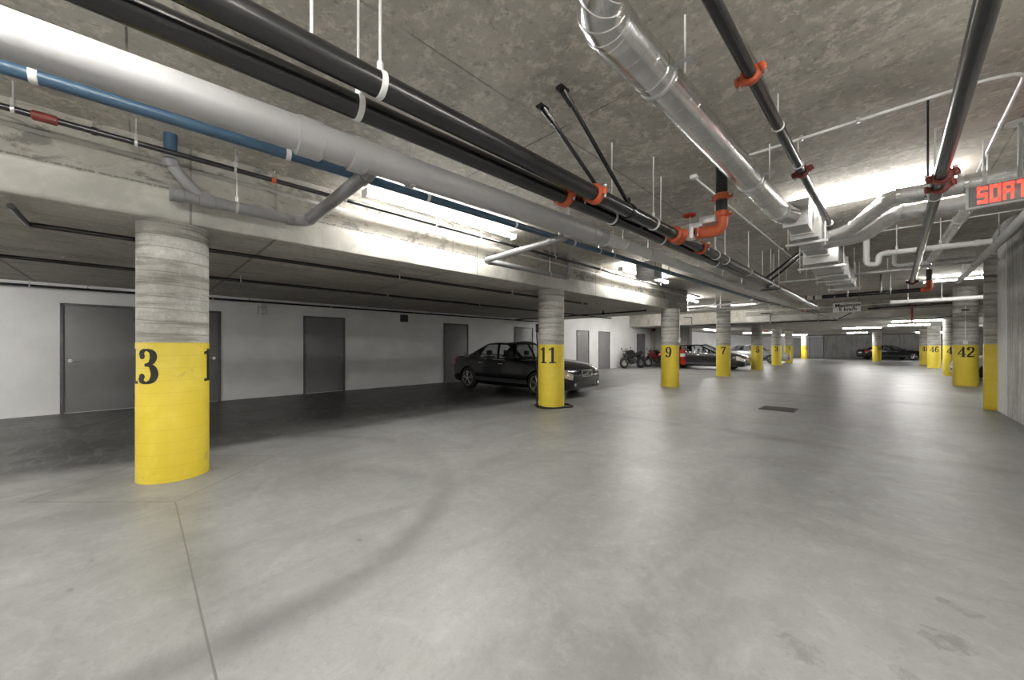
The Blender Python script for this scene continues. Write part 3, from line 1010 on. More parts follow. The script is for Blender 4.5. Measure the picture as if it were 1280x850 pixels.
# second, farther trap pipe
Yt = 11.4
q0, q1 = atY(1118, 318, Yt), atY(1258, 316, Yt)
zz = atY(1190, 325, Yt).z
tr2 = MB().tube(fillet([V((q0.x, Yt, CZ)), V((q0.x, Yt, zz)), V((1.45, Yt, zz))], .09), .036, 16).build('trap_pipe', M['lgrey_pvc'], None, origin=q0)
tag(tr2, 'grey plastic pipe behind and below the white trap pipe', 'pipe')
collar(tr2, (.95, Yt, zz), (1, 0, 0), .036, .08, .006, 'lgrey_pvc')
hang(tr2, (.6, Yt, zz), (1, 0, 0), .036, mat='cond', w=.02)
# strut rail across
Yr = 11.75
r0, r1 = atY(1062, 343, Yr), atY(1258, 317, Yr)
sr = MB().box((r0.x, Yr - .03, r0.z - .03), (1.62, Yr + .03, r0.z + .02), .004).build('strut_rail', M['steel'], None, origin=r0)
tag(sr, 'grey steel strut rail spanning from the sheet duct to the right wall', 'rail')
for x_ in (r0.x + .1, .1, .9):
    MB().tube([(x_, Yr, r0.z - .04), (x_, Yr, CZ)], .008, 8).build('hanger_rod', M['cond'], sr)
r0 = atY(975, 353, 11.2); r1 = atY(1032, 346, 11.2)
lr = pipe('conduit', [V((r0.x, 11.2, r0.z)), V((r1.x + .2, 11.2, r0.z))], .022, M['cond'], 'short grey cross conduit left of the stepped sheet duct', n=12)
for t in (.15, .6, .85):
    q = along(V((r0.x, 11.2, r0.z)), V((r1.x, 11.2, r0.z)), t)
    MB().tube([q, V((q.x, q.y, CZ))], .006, 8).build('hanger_rod', M['cond'], lr)
# two drain pipes along the right wall
for X_, p0, p1, rr, mt, lab in ((1.22, (1280, 270), (1198, 352), .045, 'lgrey_pvc', 'grey sloping drain pipe along the right wall, lower and longer'),
                                (1.42, (1280, 250), (1246, 298), .06, 'lgrey_pvc', 'grey drain pipe along the right wall, upper and shorter')):
    a, b_ = U(*p0, X=X_), U(*p1, X=X_)
    dr = (b_ - a).normalized()
    wp = pipe('drain_pipe', [a - dr * 2.5, b_], rr, M[mt], lab, n=20)
    for t in (.25, .6, .9):
        hang(wp, along(a, b_, t), dr, rr, mat='steel', w=.02)
    collar(wp, along(a, b_, .45), dr, rr, .09, .008, 'lgrey_pvc')
# silver twin duct seen beyond, running along the right side
a, b_ = U(1226, 237, z=3.06), U(1165, 322, z=3.06)
dr = (b_ - a).normalized()
rd = MB().tube([a, b_ + dr * 1.2], .065, 28).build('branch_duct', M['foil'], None, origin=a)
tag(rd, 'short foil wrapped duct above the white trap pipe, left of the right wall', 'duct')
for t in (.15, .5, .9):
    MB().ring(along(a, b_, t), dr, .065, .03, .004, 28).build('duct_tape', M['duct'], rd)
hang(rd, along(a, b_, .3), dr, .065, mat='cond', w=.02)

# black cross main with orange elbow
Yc = 14.2
a, b_ = atY(1000, 373, Yc), atY(1152, 361.5, Yc)
cx0 = V((a.x, Yc, 2.75)); cx1 = V((b_.x, Yc, 2.75))
cm = pipe('sprinkler_main', [cx0, cx1], .057, M['black_pipe'], 'black main crossing the aisle behind the speed limit sign', n=20)
MB().tube(fillet([cx1 - V((.02, 0, 0)), cx1 + V((.13, 0, 0)), cx1 + V((.13, 0, .22))], .13, 8), .068, 20).build('elbow', M['orange'], cm)
MB().tube([cx1 + V((.13, 0, .16)), V((cx1.x + .13, Yc, CZ))], .057, 18).build('riser', M['black_pipe'], cm)
for px in (1012, 1023):
    q = V((atY(px, 371, Yc).x, Yc, 2.75))
    MB().ring(q, (1, 0, 0), .057, .16, .006).build('pipe_label', M['wplastic'], cm)
q = V((atY(1004, 372, Yc).x, Yc, 2.75)); coupling(cm, q + V((.04, 0, 0)), (1, 0, 0), .057, 'dred', .12)
for px in (1060, 1113):
    q = V((atY(px, 370, Yc).x, Yc, 2.75)); hang(cm, q, (1, 0, 0), .057, mat='steel', w=.03, rod=.009)
for px in (1101,):
    q = V((atY(px, 370, Yc).x, Yc, 2.75)); MB().tube([q + V((0, -.06, 0)), V((q.x, q.y - .06, CZ))], .02, 8).build('seismic_strut', M['black_pipe'], cm)
# white cross pipe beyond the beam corner
Yw = 14.35
a, b_ = atY(849, 389, Yw), atY(962, 381, Yw)
wp = pipe('drain_pipe', [V((a.x - .4, Yw, 2.56)), V((b_.x, Yw, 2.60))], .062, M['white_pvc'], 'white drain pipe crossing just beyond the end of the left beam', n=18)
for t in (.2, .5, .8):
    q = along(V((a.x, Yw, 2.565)), V((b_.x, Yw, 2.60)), t); hang(wp, q, (1, 0, 0), .062, mat='cond', w=.03)
    collar(wp, q + V((.2, 0, 0)), (1, 0, 0), .062, .08, .007, 'white_pvc')
for k, (z, y, lab) in enumerate(((2.82, 15.2, 'upper thin white pipe beyond the end of the left beam'), (2.70, 15.8, 'lower thin white pipe beyond the end of the left beam'))):
    wq = pipe('water_pipe', [V((-6.5, y, z)), V((-2.3, y, z + .02))], .03, M['white_pvc'], lab, n=12)
    for x_ in (-5.6, -4.4, -3.2):
        hang(wq, (x_, y, z + .01), (1, 0, 0), .03, mat='cond', w=.02)
# white pipe lit behind column 42
wq = pipe('drain_pipe', [V((.2, 17.2, 2.72)), V((4.0, 17.2, 2.72))], .06, M['white_pvc'], 'white horizontal pipe crossing in front of column 42', n=16)
for x_ in (.6, 1.3, 2.4):
    hang(wq, (x_, 17.2, 2.72), (1, 0, 0), .06, mat='cond', w=.03)
# black sprinkler line at the far ceiling drop
a = atY(849, 408, YD - .12)
ps = pipe('sprinkler_pipe', [V((-9, YD - .12, 2.44)), V((-1.35, YD - .12, 2.44))], .03, M['black_pipe'], 'black pipe across the foot of the far beam at left', n=12)
for x_ in (-7.4, -5.6, -3.8, -2):
    hang(ps, (x_, YD - .12, 2.44), (1, 0, 0), .03, mat='steel', w=.02)
    MB().tube(fillet([(x_, YD - .12, 2.44), (x_, YD - .12, 2.9), (x_ - .4, YD - .12, 2.9)], .06), .02, 8).build('riser_nipple', M['black_pipe'], ps)
ps2 = pipe('sprinkler_pipe', [V((-2.6, 12.4, 2.66)), V((-1.35, YD - .2, 2.46)), V((-.9, YD - .3, 2.72)), ], .022, M['black_pipe'], 'thin dark pipe slanting down to the far beam left of the sign', n=10)
coupling(ps2, V((-2.0, 16.8, 2.565)), V((1.25, 9, -.2)), .022, 'orange', .05)
a = V((-.4, YD - .25, 2.86)); b_ = V((2.05, YD - .25, 2.92))
ps3 = pipe('sprinkler_pipe', [a, b_, V((2.05, YD - .25, 2.43)), V((1.6, YD + .8, 2.43))], .03, M['black_pipe'], 'black pipe along the far beam stepping down beside column 44', R=.08, n=12)
q = V((.85, YD - .25, 2.88))
dn = MB().tube([q, V((q.x, q.y, 2.2))], .03, 12).build('drop_pipe', M['dred'], ps3)
for z in (2.86, 2.56, 2.42, 2.24):
    MB().ring((q.x, q.y, z), (0, 0, 1), .03, .06, .018).build('coupling', M['red'], ps3)
MB().tube([(q.x - .15, q.y, 2.24), (q.x + .15, q.y, 2.24)], .022, 8).build('valve_handle', M['red'], ps3)

# ---------------------------------------------------------------- lamps
def strip_light(c, length, axis, label, z=CZ, drop=.10, group='fluorescent strip lights'):
    c = V((c[0], c[1], z))
    r = empty('strip_light', c, label, 'light', group)
    ax = V((1, 0, 0)) if axis == 'x' else V((0, 1, 0)); sd_ = V((0, 1, 0)) if axis == 'x' else V((1, 0, 0))
    h = ax * (length / 2) + sd_ * .022
    MB().box(c - h + V((0, 0, -drop - .05)), c + h + V((0, 0, -drop)), .006).build('housing', M['wplastic'], r)
    for s in (-1, 1):
        e_ = c + ax * s * (length / 2)
        MB().box(e_ - ax * .012 - sd_ * .06 + V((0, 0, -drop - .085)), e_ + ax * .012 + sd_ * .06 + V((0, 0, -drop + .002)), .004).build('end_cap', M['wplastic'], r)
        o_ = c + sd_ * s * .046 + V((0, 0, -drop - .030))
        MB().tube([o_ - ax * (length / 2 - .02), o_ + ax * (length / 2 - .02)], .016, 12).build('lamp_tube', M['tube_boosted' if (z == LZ and c.y > 20) else 'tube'], r)
        q = c + ax * s * length * .3
        if drop > .01:
            MB().tube([q + V((0, 0, -drop)), q], .008, 8).build('mount_rod', M['cond'], r)


strip_light((-4.32, 3.13), 2.5, 'y', 'long strip light by the beam, between grey branch pipes', drop=.10)
strip_light((-4.32, 9.25), 2.6, 'y', 'strip light by the beam near the end above column 9', drop=.10)
strip_light((-4.32, -3.0), 2.5, 'y', 'strip light by the beam left of the picture', drop=.10)
strip_light((-.15, 6.3), 1.5, 'x', 'strip light washing the ceiling behind the silver branch ducts', drop=.075)
strip_light((-.45, .0), 1.3, 'x', 'strip light on the aisle ceiling above the camera')
strip_light((-.45, -5.2), 1.3, 'x', 'added strip light on the aisle ceiling, unseen behind the camera')  # unseen, added to light the near aisle from behind
strip_light((-8.6, -3.8), 3.0, 'y', 'strip light under the low slab left of the picture, nearer the white wall', z=LZ, drop=.02)
strip_light((-6.4, -3.4), 1.8, 'y', 'added strip light under the low slab left of the picture, nearer the columns', z=LZ, drop=.02)  # unseen second fixture, put in to brighten the left wall
strip_light((-8.5, 17.2), 2.4, 'x', 'added strip light hidden behind the low slab, lighting the motorcycles')  # added out of view to lift the dark sedan and stalls
strip_light((-8.5, 19.5), 2.4, 'x', 'added strip light hidden behind the low slab, nearest the stub wall')  # likewise added as hidden fill for the stalls
strip_light((-5.35, 15.2), 1.8, 'y', 'strip light seen through the pipes just past the end of the left beam')
strip_light((3.4, 14.3), 1.8, 'y', 'added strip light in the right bay, hidden behind the right wall')  # added out of view so its light spills into the aisle
strip_light((-2.25, -1.35), 2.6, 'y', 'strip light above the black pipes just over the picture')
strip_light((1.15, -.6), 2.5, 'y', 'nearer added strip light by the right wall just outside the picture')  # added out of frame as fill for the left stalls and wall
strip_light((1.15, 2.4), 1.6, 'y', 'second added strip light by the right wall just outside the picture')  # also added out of frame, filling the stalls under the beam
strip_light((1.5, 15.8), 1.3, 'x', 'strip light glowing just left of the pier above column 42')
strip_light((-5.1, 20.0), 1.8, 'x', 'bright strip light between columns 7 and 5, before the far beam')
strip_light((-8.8, 29.0), 2.4, 'y', 'added strip light over the left bays behind column 7', z=LZ, drop=.015)  # added to brighten the left bays and the white wall
strip_light((5.0, 27.0), 2.4, 'y', 'added strip light over the right bays, nearer of two behind the pier', z=LZ, drop=.015)  # unseen, added to raise the brightness of the far aisle floor
strip_light((5.0, 34.0), 2.4, 'y', 'added strip light over the right bays, farther of two behind the pier', z=LZ, drop=.015)  # another unseen fixture added for the far aisle floor
strip_light((-.9, 32.6), 1.8, 'x', 'strip light on the far low ceiling above the lone column', z=LZ, drop=.015)
strip_light((1.15, 25.3), 1.6, 'x', 'nearer strip light on the low ceiling left of column 46', z=LZ, drop=.015)
strip_light((1.05, 30.0), 1.6, 'x', 'second strip light on the low ceiling left of column 46', z=LZ, drop=.015)
strip_light((-1.5, 44.0), 1.3, 'x', 'added strip light on the low ceiling in front of the far black car', z=LZ, drop=.015)  # added to brighten the dim far wall and black car
strip_light((-7.4, 37.5), 2.4, 'x', 'strip light lighting the white wall behind column 3', z=LZ, drop=.015)
strip_light((-6.5, 47.5), 2.4, 'x', 'strip light near the white far corner behind column 1', z=LZ, drop=.015)
strip_light((3.0, 47.0), 1.8, 'x', 'added strip light on the low ceiling hidden behind the right columns', z=LZ, drop=.015)  # unseen, put in to light the far black car

# ---------------------------------------------------------------- signs
Ys = 5.37
sx0 = atY(1208, 248, Ys).x; sx1 = sx0 + .60
zt_ = atY(1208, 234, Ys).z; zb_ = atY(1208, 262, Ys).z
sg = empty('exit_sign', ((sx0 + sx1) / 2, Ys, zb_), 'hanging grey exit sign with lit red SORTIE letters', 'sign')
MB().box((sx0, Ys, zb_), (sx1, Ys + .05, zt_), .006).build('housing', M['wplastic'], sg)
MB().box((sx0 + .012, Ys - .004, zb_ + .012), (sx1 - .006, Ys + .002, zt_ - .010), .001).build('face', M['sign_grey'], sg)
Lt = {'S': [(0, 0, 1, .2), (0, .4, 1, .6), (0, .8, 1, 1), (0, .4, .24, 1), (.76, 0, 1, .6)],
      'O': [(0, 0, 1, .18), (0, .82, 1, 1), (0, 0, .26, 1), (.74, 0, 1, 1)],
      'R': [(0, 0, .26, 1), (0, .82, 1, 1), (.74, .45, 1, 1), (0, .42, 1, .60), (.70, 0, 1, .45)],
      'T': [(0, .82, 1, 1), (.37, 0, .63, 1)],
      'I': [(.3, 0, .7, 1)],
      'E': [(0, 0, 1, .18), (0, .82, 1, 1), (0, .41, .85, .59), (0, 0, .26, 1)]}
lw, lh = .057, (zt_ - zb_) * .74
lx = sx0 + .062
zl = zb_ + (zt_ - zb_) * .14
for ch in 'SORTIE':
    m_ = MB()
    w_ = lw if ch != 'I' else .034
    for (x0, z0, x1, z1) in Lt[ch]:
        m_.box((lx + x0 * w_, Ys - .009, zl + z0 * lh), (lx + x1 * w_, Ys - .002, zl + z1 * lh))
    m_.build('letter', M['led'], sg, smooth=0)
    lx += w_ + .015
pc = U(1270, 157, z=CZ)
MB().tube([(sx0 + .30, Ys + .025, zt_), (sx0 + .30, Ys + .025, CZ)], .014, 12).build('pole', M['grey_pvc'], sg)
MB().tube([(sx0 + .30, Ys + .025, CZ - .012), (sx0 + .30, Ys + .025, CZ)], .085, 24).build('ceiling_plate', M['wplastic'], sg)

Ym = 12.0
a, b_ = atY(1041, 384, Ym), atY(1076, 384, Ym)
zt_, zb_ = atY(1076, 377, Ym).z, atY(1076, 389, Ym).z
sp = empty('speed_sign', ((a.x + b_.x) / 2, Ym, zb_), 'white hanging speed sign reading Maximum 5 km/h', 'sign')
MB().box((a.x, Ym, zb_), (b_.x, Ym + .006, zt_), .001).build('plate', M['sign_white'], sp)


def text_mesh(txt, size, cx, y, z, mat, par, name='lettering'):
    cu = bpy.data.curves.new('txt', 'FONT'); cu.body = txt; cu.size = size; cu.align_x = 'CENTER'; cu.align_y = 'CENTER'
    cu.extrude = .001; cu.resolution_u = 3; cu.offset = size * .03
    o = bpy.data.objects.new('txt', cu); C.objects.link(o)
    dg = bpy.context.evaluated_depsgraph_get()
    me = bpy.data.meshes.new_from_object(o.evaluated_get(dg))
    bpy.data.objects.remove(o); bpy.data.curves.remove(cu)
    mb = MB()
    mb.add([V((cx + v.co.x, y - v.co.z, z + v.co.y)) for v in me.vertices], [tuple(p.vertices) for p in me.polygons])
    bpy.data.meshes.remove(me)
    return mb.build(name, mat, par, smooth=0)


cxm = (a.x + b_.x) / 2; hz = zt_ - zb_
text_mesh('Maximum', .115, cxm + .02, Ym - .001, zb_ + hz * .70, M['black_paint'], sp)
text_mesh('5 km/h', .115, cxm + .02, Ym - .001, zb_ + hz * .27, M['black_paint'], sp)
for x_ in (a.x + .03, b_.x - .03):
    MB().tube([(x_, Ym + .003, zt_ - .01), (x_, Ym + .003, CZ)], .004, 6).build('hanging_wire', M['black_pipe'], sp)

# ---------------------------------------------------------------- unit heater by the pipes
uh = U(812, 339, X=-3.42)
hr = empty('unit_heater', uh, 'small grey louvred unit heater hung beside the drain pipe', 'heater')
MB().box(uh + V((-.22, -.18, -.16)), uh + V((.18, .2, .18)), .015).build('case', M['steel'], hr)
for k in range(5):
    MB().box(uh + V((-.20, -.21, -.13 + k * .055)), uh + V((.16, -.17, -.11 + k * .055)), .003, Matrix.Rotation(.5, 3, 'X')).build('louvre', M['steel'], hr)
MB().box(uh + V((.185, -.12, .0)), uh + V((.21, .12, .15)), .006).build('cover_plate', M['cream'], hr)
for s in (-.15, .12):
    MB().tube([uh + V((s, 0, .18)), V((uh.x + s, uh.y, CZ))], .006, 8).build('hanger_rod', M['cond'], hr)

# ---------------------------------------------------------------- small wall fittings
q = U(328, 388, X=XW)
jb = MB().box((XW, q.y - .10, q.z - .10), (XW + .06, q.y + .10, q.z + .10), .008).build('junction_box', M['steel'], None, origin=(XW, q.y, q.z))
tag(jb, 'grey junction box high on the white wall right of column 13', 'box')
MB().tube([(XW + .03, q.y, q.z + .1), (XW + .03, q.y, LZ)], .012, 8).build('conduit', M['steel'], jb)
MB().box((XW + .058, q.y - .06, q.z - .06), (XW + .066, q.y + .06, q.z + .06), .002).build('cover_plate', M['wplastic'], jb)
q = U(505, 398, X=XW)
vt = MB().box((XW, q.y - .14, q.z - .12), (XW + .02, q.y + .14, q.z - .10), .002)
vt.box((XW, q.y - .14, q.z + .10), (XW + .02, q.y + .14, q.z + .12), .002).box((XW, q.y - .14, q.z - .12), (XW + .02, q.y - .12, q.z + .12), .002).box((XW, q.y + .12, q.z - .12), (XW + .02, q.y + .14, q.z + .12), .002)
vt = vt.build('wall_vent', M['frame'], None, origin=(XW, q.y, q.z)); tag(vt, 'small dark square vent high on the white wall', 'vent')
MB().box((XW, q.y - .12, q.z - .10), (XW + .004, q.y + .12, q.z + .10)).build('opening', M['grout'], vt)
for k in range(6):
    MB().box((XW + .004, q.y - .12, q.z - .09 + k * .033), (XW + .016, q.y + .12, q.z - .08 + k * .033)).build('slat', M['frame'], vt)
# alarm bell on the stub wall
q = atY(817.5, 412, 24.6)
bl = MB().tube([(q.x, 24.6, q.z), (q.x, 24.53, q.z), (q.x, 24.49, q.z), (q.x, 24.475, q.z)], [.12, .13, .10, .02], 28).build('alarm_bell', M['dred'], None, origin=q)
tag(bl, 'red fire alarm bell on the concrete wall above the motorcycles', 'bell')
MB().box((q.x - .1, 24.54, q.z + .15), (q.x + .1, 24.6, q.z + .24), .01).build('back_box', M['black_pipe'], bl)
# little exit boxes far away
q = atY(957.5, 414, 30)
xb = MB().box((q.x - .28, 30, q.z - .09), (q.x + .28, 30.06, q.z + .09), .01).build('exit_box', M['wplastic'], None, origin=q)
tag(xb, 'tiny pale exit box hanging between columns 5 and 3', 'sign')
MB().box((q.x - .14, 29.994, q.z - .045), (q.x + .14, 30.0, q.z + .045)).build('face', M['orange'], xb)
MB().tube([(q.x, 30.03, q.z + .09), (q.x, 30.03, LZ)], .012, 8).build('hanger_rod', M['cond'], xb)
# conduit and box on columns 42 and 9
cx, cy = COLS['42']
v = V((-cx, -cy, 0)).normalized()
p = V((cx, cy, 0)) + v * (RC + .014)
cb = MB().tube([(p.x, p.y, 1.42), (p.x, p.y, 2.6)], .012, 10).build('switch_conduit', M['cond'], None, origin=(p.x, p.y, 1.34))
tag(cb, 'white conduit with a small box on column 42', 'conduit')
MB().box((p.x - .05, p.y - .03, 1.36), (p.x + .05, p.y + .02, 1.48), .008).build('outlet_box', M['wplastic'], cb)
MB().box((p.x - .09, p.y - .03, 2.44), (p.x + .09, p.y + .0, 2.50), .006).build('strap', M['iron'], cb)
cx, cy = COLS['9']
p = V((cx, cy, 0)) + V((.985, .10, 0)).normalized() * (RC + .014)
cb = MB().tube([(p.x, p.y, 1.5), (p.x, p.y, LZ)], .012, 10).build('switch_conduit', M['cond'], None, origin=(p.x, p.y, 1.42))
tag(cb, 'white conduit with a box down the right side of column 9', 'conduit')
MB().box((p.x - .03, p.y - .05, 1.42), (p.x + .03, p.y + .05, 1.56), .008).build('outlet_box', M['wplastic'], cb)
# fire extinguisher on the right side of column 9
w = V((.9, .35, 0)).normalized()
p = V((cx, cy, 0)) + w * (RC + .10)
fe = empty('fire_extinguisher', (p.x, p.y, .72), 'red fire extinguisher hung on the right side of column 9', 'extinguisher')
MB().tube([(p.x, p.y, .72), (p.x, p.y, .74), (p.x, p.y, 1.14), (p.x, p.y, 1.20), (p.x, p.y, 1.23)], [.075, .085, .085, .055, .03], 24).build('cylinder', M['red'], fe)
MB().tube([(p.x, p.y, .97), (p.x, p.y, 1.07)], .0865, 24, False).build('label', M['wplastic'], fe)
hd = MB().tube([(p.x, p.y, 1.23), (p.x, p.y, 1.27)], .022, 12).box((p.x - .02, p.y - .09, 1.275), (p.x + .02, p.y + .03, 1.29), .004).box((p.x - .015, p.y - .10, 1.245), (p.x + .015, p.y + .02, 1.255), .003)
hd.build('valve_handle', M['chrome'], fe)
MB().tube(fillet([(p.x, p.y - .02, 1.25), (p.x + .10, p.y - .05, 1.24), (p.x + .11, p.y - .05, .85)], .06), .012, 10).build('hose', M['rubber'], fe)
bk = V((cx, cy, 0)) + w * (RC + .005)
MB().box((min(bk.x, p.x) - .01, min(bk.y, p.y) - .03, 1.0), (max(bk.x, p.x), max(bk.y, p.y) + .01, 1.03), .003).build('bracket', M['black_pipe'], fe)
# cord round column 11
cx, cy = COLS['11']
v = V((-cx, -cy, 0)).normalized(); sd_ = V((v.y, -v.x, 0))      # sd_ points to picture left
if sd_.dot(V((cs, sn, 0))) > 0: sd_ = -sd_
pts = []
base = V((cx, cy, 0)) + sd_ * (RC + .02)
for z in (1.62, 1.5, 1.2, .9, .6, .3, .1):
    pts.append(V((base.x, base.y, z)) + v * (.03 * math.sin(z * 5)) + sd_ * (.015 * math.sin(z * 9)))
for k in range(50):
    a_ = math.atan2(sd_.y, sd_.x) + .2 + k * .27
    R_ = RC + .045 + .04 * math.sin(k * .71) + (.10 if k % 23 in (10, 11, 12, 13) else 0)
    pts.append(V((cx + R_ * math.cos(a_), cy + R_ * math.sin(a_), .018 + .012 * (k // 23))))
co = MB().tube(catmull([(p.x, p.y) for p in pts], 1) and pts, .014, 8).build('power_cord', M['rubber'], None, origin=(cx, cy, 0))
tag(co, 'black cord hanging down and coiled round the foot of column 11', 'cord')
hp = MB().box((base.x - .03, base.y - .03, 1.60), (base.x + .03, base.y + .03, 1.78), .01).build('plug_box', M['rubber'], co)
# floor drain
q = U(973, 511.3, z=0)
dr_ = MB()
s_ = .30
for a_, b2 in (((-s_, -s_), (s_, -s_ + .03)), ((-s_, s_ - .03), (s_, s_)), ((-s_, -s_), (-s_ + .03, s_)), ((s_ - .03, -s_), (s_, s_))):
    dr_.box((q.x + a_[0], q.y + a_[1], .0), (q.x + b2[0], q.y + b2[1], .008), .002)
fd = dr_.build('floor_drain', M['iron'], None, origin=(q.x, q.y, 0)); tag(fd, 'square iron drain grate set in the aisle floor', 'drain')
MB().box((q.x - s_ + .02, q.y - s_ + .02, .0005), (q.x + s_ - .02, q.y + s_ - .02, .002)).build('pit', M['grout'], fd)
gr = MB()
for k in range(11):
    x_ = q.x - s_ + .05 + k * .05
    gr.box((x_ - .011, q.y - s_ + .03, .002), (x_ + .011, q.y + s_ - .03, .007), .001)
gr.build('grating', M['iron'], fd)


# ---------------------------------------------------------------- cars
def glass_mat(name, tint=(.45, .47, .48)):
    if name in MATS: return MATS[name]
    m = bpy.data.materials.new(name); m.use_nodes = True
    nt = m.node_tree; nt.nodes.clear()
    out = nt.nodes.new('ShaderNodeOutputMaterial'); mx = nt.nodes.new('ShaderNodeMixShader')
    tr = nt.nodes.new('ShaderNodeBsdfTransparent'); gl = nt.nodes.new('ShaderNodeBsdfGlossy'); lw_ = nt.nodes.new('ShaderNodeLayerWeight'); fr = nt.nodes.new('ShaderNodeMath')
    tr.inputs[0].default_value = (*tint, 1); gl.inputs['Roughness'].default_value = .03; fr.operation = 'MULTIPLY_ADD'; fr.inputs[1].default_value = .35; fr.inputs[2].default_value = .04; lw_.inputs[0].default_value = .25; nt.links.new(lw_.outputs['Facing'], fr.inputs[0])
    nt.links.new(fr.outputs[0], mx.inputs[0]); nt.links.new(tr.outputs[0], mx.inputs[1]); nt.links.new(gl.outputs[0], mx.inputs[2])
    nt.links.new(mx.outputs[0], out.inputs[0]); MATS[name] = m
    return m


M['glass'] = glass_mat('car glass', (.80, .82, .82))
M['carblack'] = plain('black car paint', (.006, .0065, .008), .25, 0, .05, 3, .5, .8)
M['carsilver'] = plain('silver car paint', (.42, .43, .44), .3, .4, .04, 3, .5, .6)
M['carwhite'] = plain('white car paint', (.72, .73, .74), .3, 0, .04, 3, .5, .6)
M['lamp'] = plain('headlamp lens', (.62, .58, .50), .08, .1, .2, 30, .8, 1)
M['tail'] = plain('tail lamp lens', (.35, .03, .03), .15, 0, .2, 30, .8, 1)
M['trimblack'] = plain('black plastic trim', (.02, .02, .02), .5)
M['seat'] = plain('dark seat cloth', (.035, .035, .037), .8)
M['rim'] = plain('alloy wheel', (.62, .62, .63), .25, .9, .06)
M['bumper'] = plain('dark bumper plastic', (.045, .046, .05), .4, 0, .1, 4, .5, .3)


def cr(tab, x):
    """Catmull-Rom through rows of numbers keyed by the first column"""
    k = len(tab)
    if x <= tab[0][0]: return list(tab[0][1:])
    if x >= tab[-1][0]: return list(tab[-1][1:])
    for i in range(k - 1):
        if tab[i][0] <= x <= tab[i + 1][0]:
            break
    p1, p2 = tab[i], tab[i + 1]; p0 = tab[max(0, i - 1)]; p3 = tab[min(k - 1, i + 2)]
    h = p2[0] - p1[0]; t = (x - p1[0]) / h
    out = []
    for j in range(1, len(p1)):
        m1 = (p2[j] - p0[j]) / max(1e-6, p2[0] - p0[0]) * h; m2 = (p3[j] - p1[j]) / max(1e-6, p3[0] - p1[0]) * h
        lim = 3 * abs(p2[j] - p1[j]); m1 = max(-lim, min(lim, m1)); m2 = max(-lim, min(lim, m2))
        out.append((2 * t ** 3 - 3 * t * t + 1) * p1[j] + (t ** 3 - 2 * t * t + t) * m1 + (-2 * t ** 3 + 3 * t * t) * p2[j] + (t ** 3 - t * t) * m2)
    return out


#           x    zbottom zshoulder ztop  halfwidth
SEDAN = [(-2.30, .42, .66, .68, .66), (-2.27, .34, .78, .82, .74), (-2.20, .27, .88, .96, .81), (-2.02, .23, .92, 1.00, .86), (-1.70, .20, .93, 1.02, .89),
         (-1.2, .19, .93, .99, .90), (-.5, .185, .92, .935, .90), (.4, .185, .90, .92, .90), (.95, .19, .88, .93, .895), (1.2, .195, .865, .955, .89),
         (1.6, .20, .83, .90, .88), (1.95, .20, .765, .825, .85), (2.14, .20, .70, .755, .80), (2.24, .21, .63, .69, .73), (2.29, .25, .58, .62, .64), (2.305, .34, .54, .56, .57)]
RINGW = [(0, 0), (.55, 0), (.88, 0), (.965, .14), (1.0, .45), (.99, .74), (.945, 1.0)]     # width factor, share of bottom..shoulder


def ring_pts(tab, x):
    zb, zs, zt, w = cr(tab, x)
    P = [(w * a, zb + (zs - zb) * t) for a, t in RINGW]
    P += [(w * .86, zs + (zt - zs) * .62), (w * .62, zt - .004), (w * .30, zt + .008), (0, zt + .012)]
    return P


def surf(tab, x, t, side=1, off=0.0):
    """point on the body skin: t runs 0 (underside middle) .. 10 (top middle)"""
    P = ring_pts(tab, x); i = min(len(P) - 2, int(t)); f = t - i
    y = P[i][0] * (1 - f) + P[i + 1][0] * f; z = P[i][1] * (1 - f) + P[i + 1][1] * f
    p = V((x, y, z))
    if off:
        q = surf(tab, x + .02, t) - surf(tab, x - .02, t); r_ = surf(tab, x, min(10, t + .15)) - surf(tab, x, max(0, t - .15))
        nn = q.cross(r_)
        if nn.length > 1e-9:
            nn.normalize()
            if nn.y < -.05 or (abs(nn.y) <= .05 and nn.z < 0): nn = -nn
            p = p + nn * off
    return V((p.x, p.y * side, p.z))


def patch(tab, x0, x1, t0, t1, side=1, off=.006, nx=8, nt_=5, skew=0.0):
    mb = MB(); vs = []
    for lay in (off, -.004):
        for i in range(nx + 1):
            for j in range(nt_ + 1):
                tt = t0 + (t1 - t0) * j / nt_
                xx = x0 + (x1 - x0) * i / nx + skew * (j / nt_)
                vs.append(surf(tab, xx, tt, side, lay))
    K = (nx + 1) * (nt_ + 1); fs = []
    I = lambda i, j: i * (nt_ + 1) + j
    for i in range(nx):
        for j in range(nt_):
            fs.append((I(i, j), I(i + 1, j), I(i + 1, j + 1), I(i, j + 1)))
            fs.append((K + I(i, j), K + I(i, j + 1), K + I(i + 1, j + 1), K + I(i + 1, j)))
    for i in range(nx):
        fs.append((I(i, 0), I(i + 1, 0), K + I(i + 1, 0), K + I(i, 0))); fs.append((I(i, nt_), I(i + 1, nt_), K + I(i + 1, nt_), K + I(i, nt_)))
    for j in range(nt_):
        fs.append((I(0, j), I(0, j + 1), K + I(0, j + 1), K + I(0, j))); fs.append((I(nx, j), I(nx, j + 1), K + I(nx, j + 1), K + I(nx, j)))
    return mb.add(vs, fs)


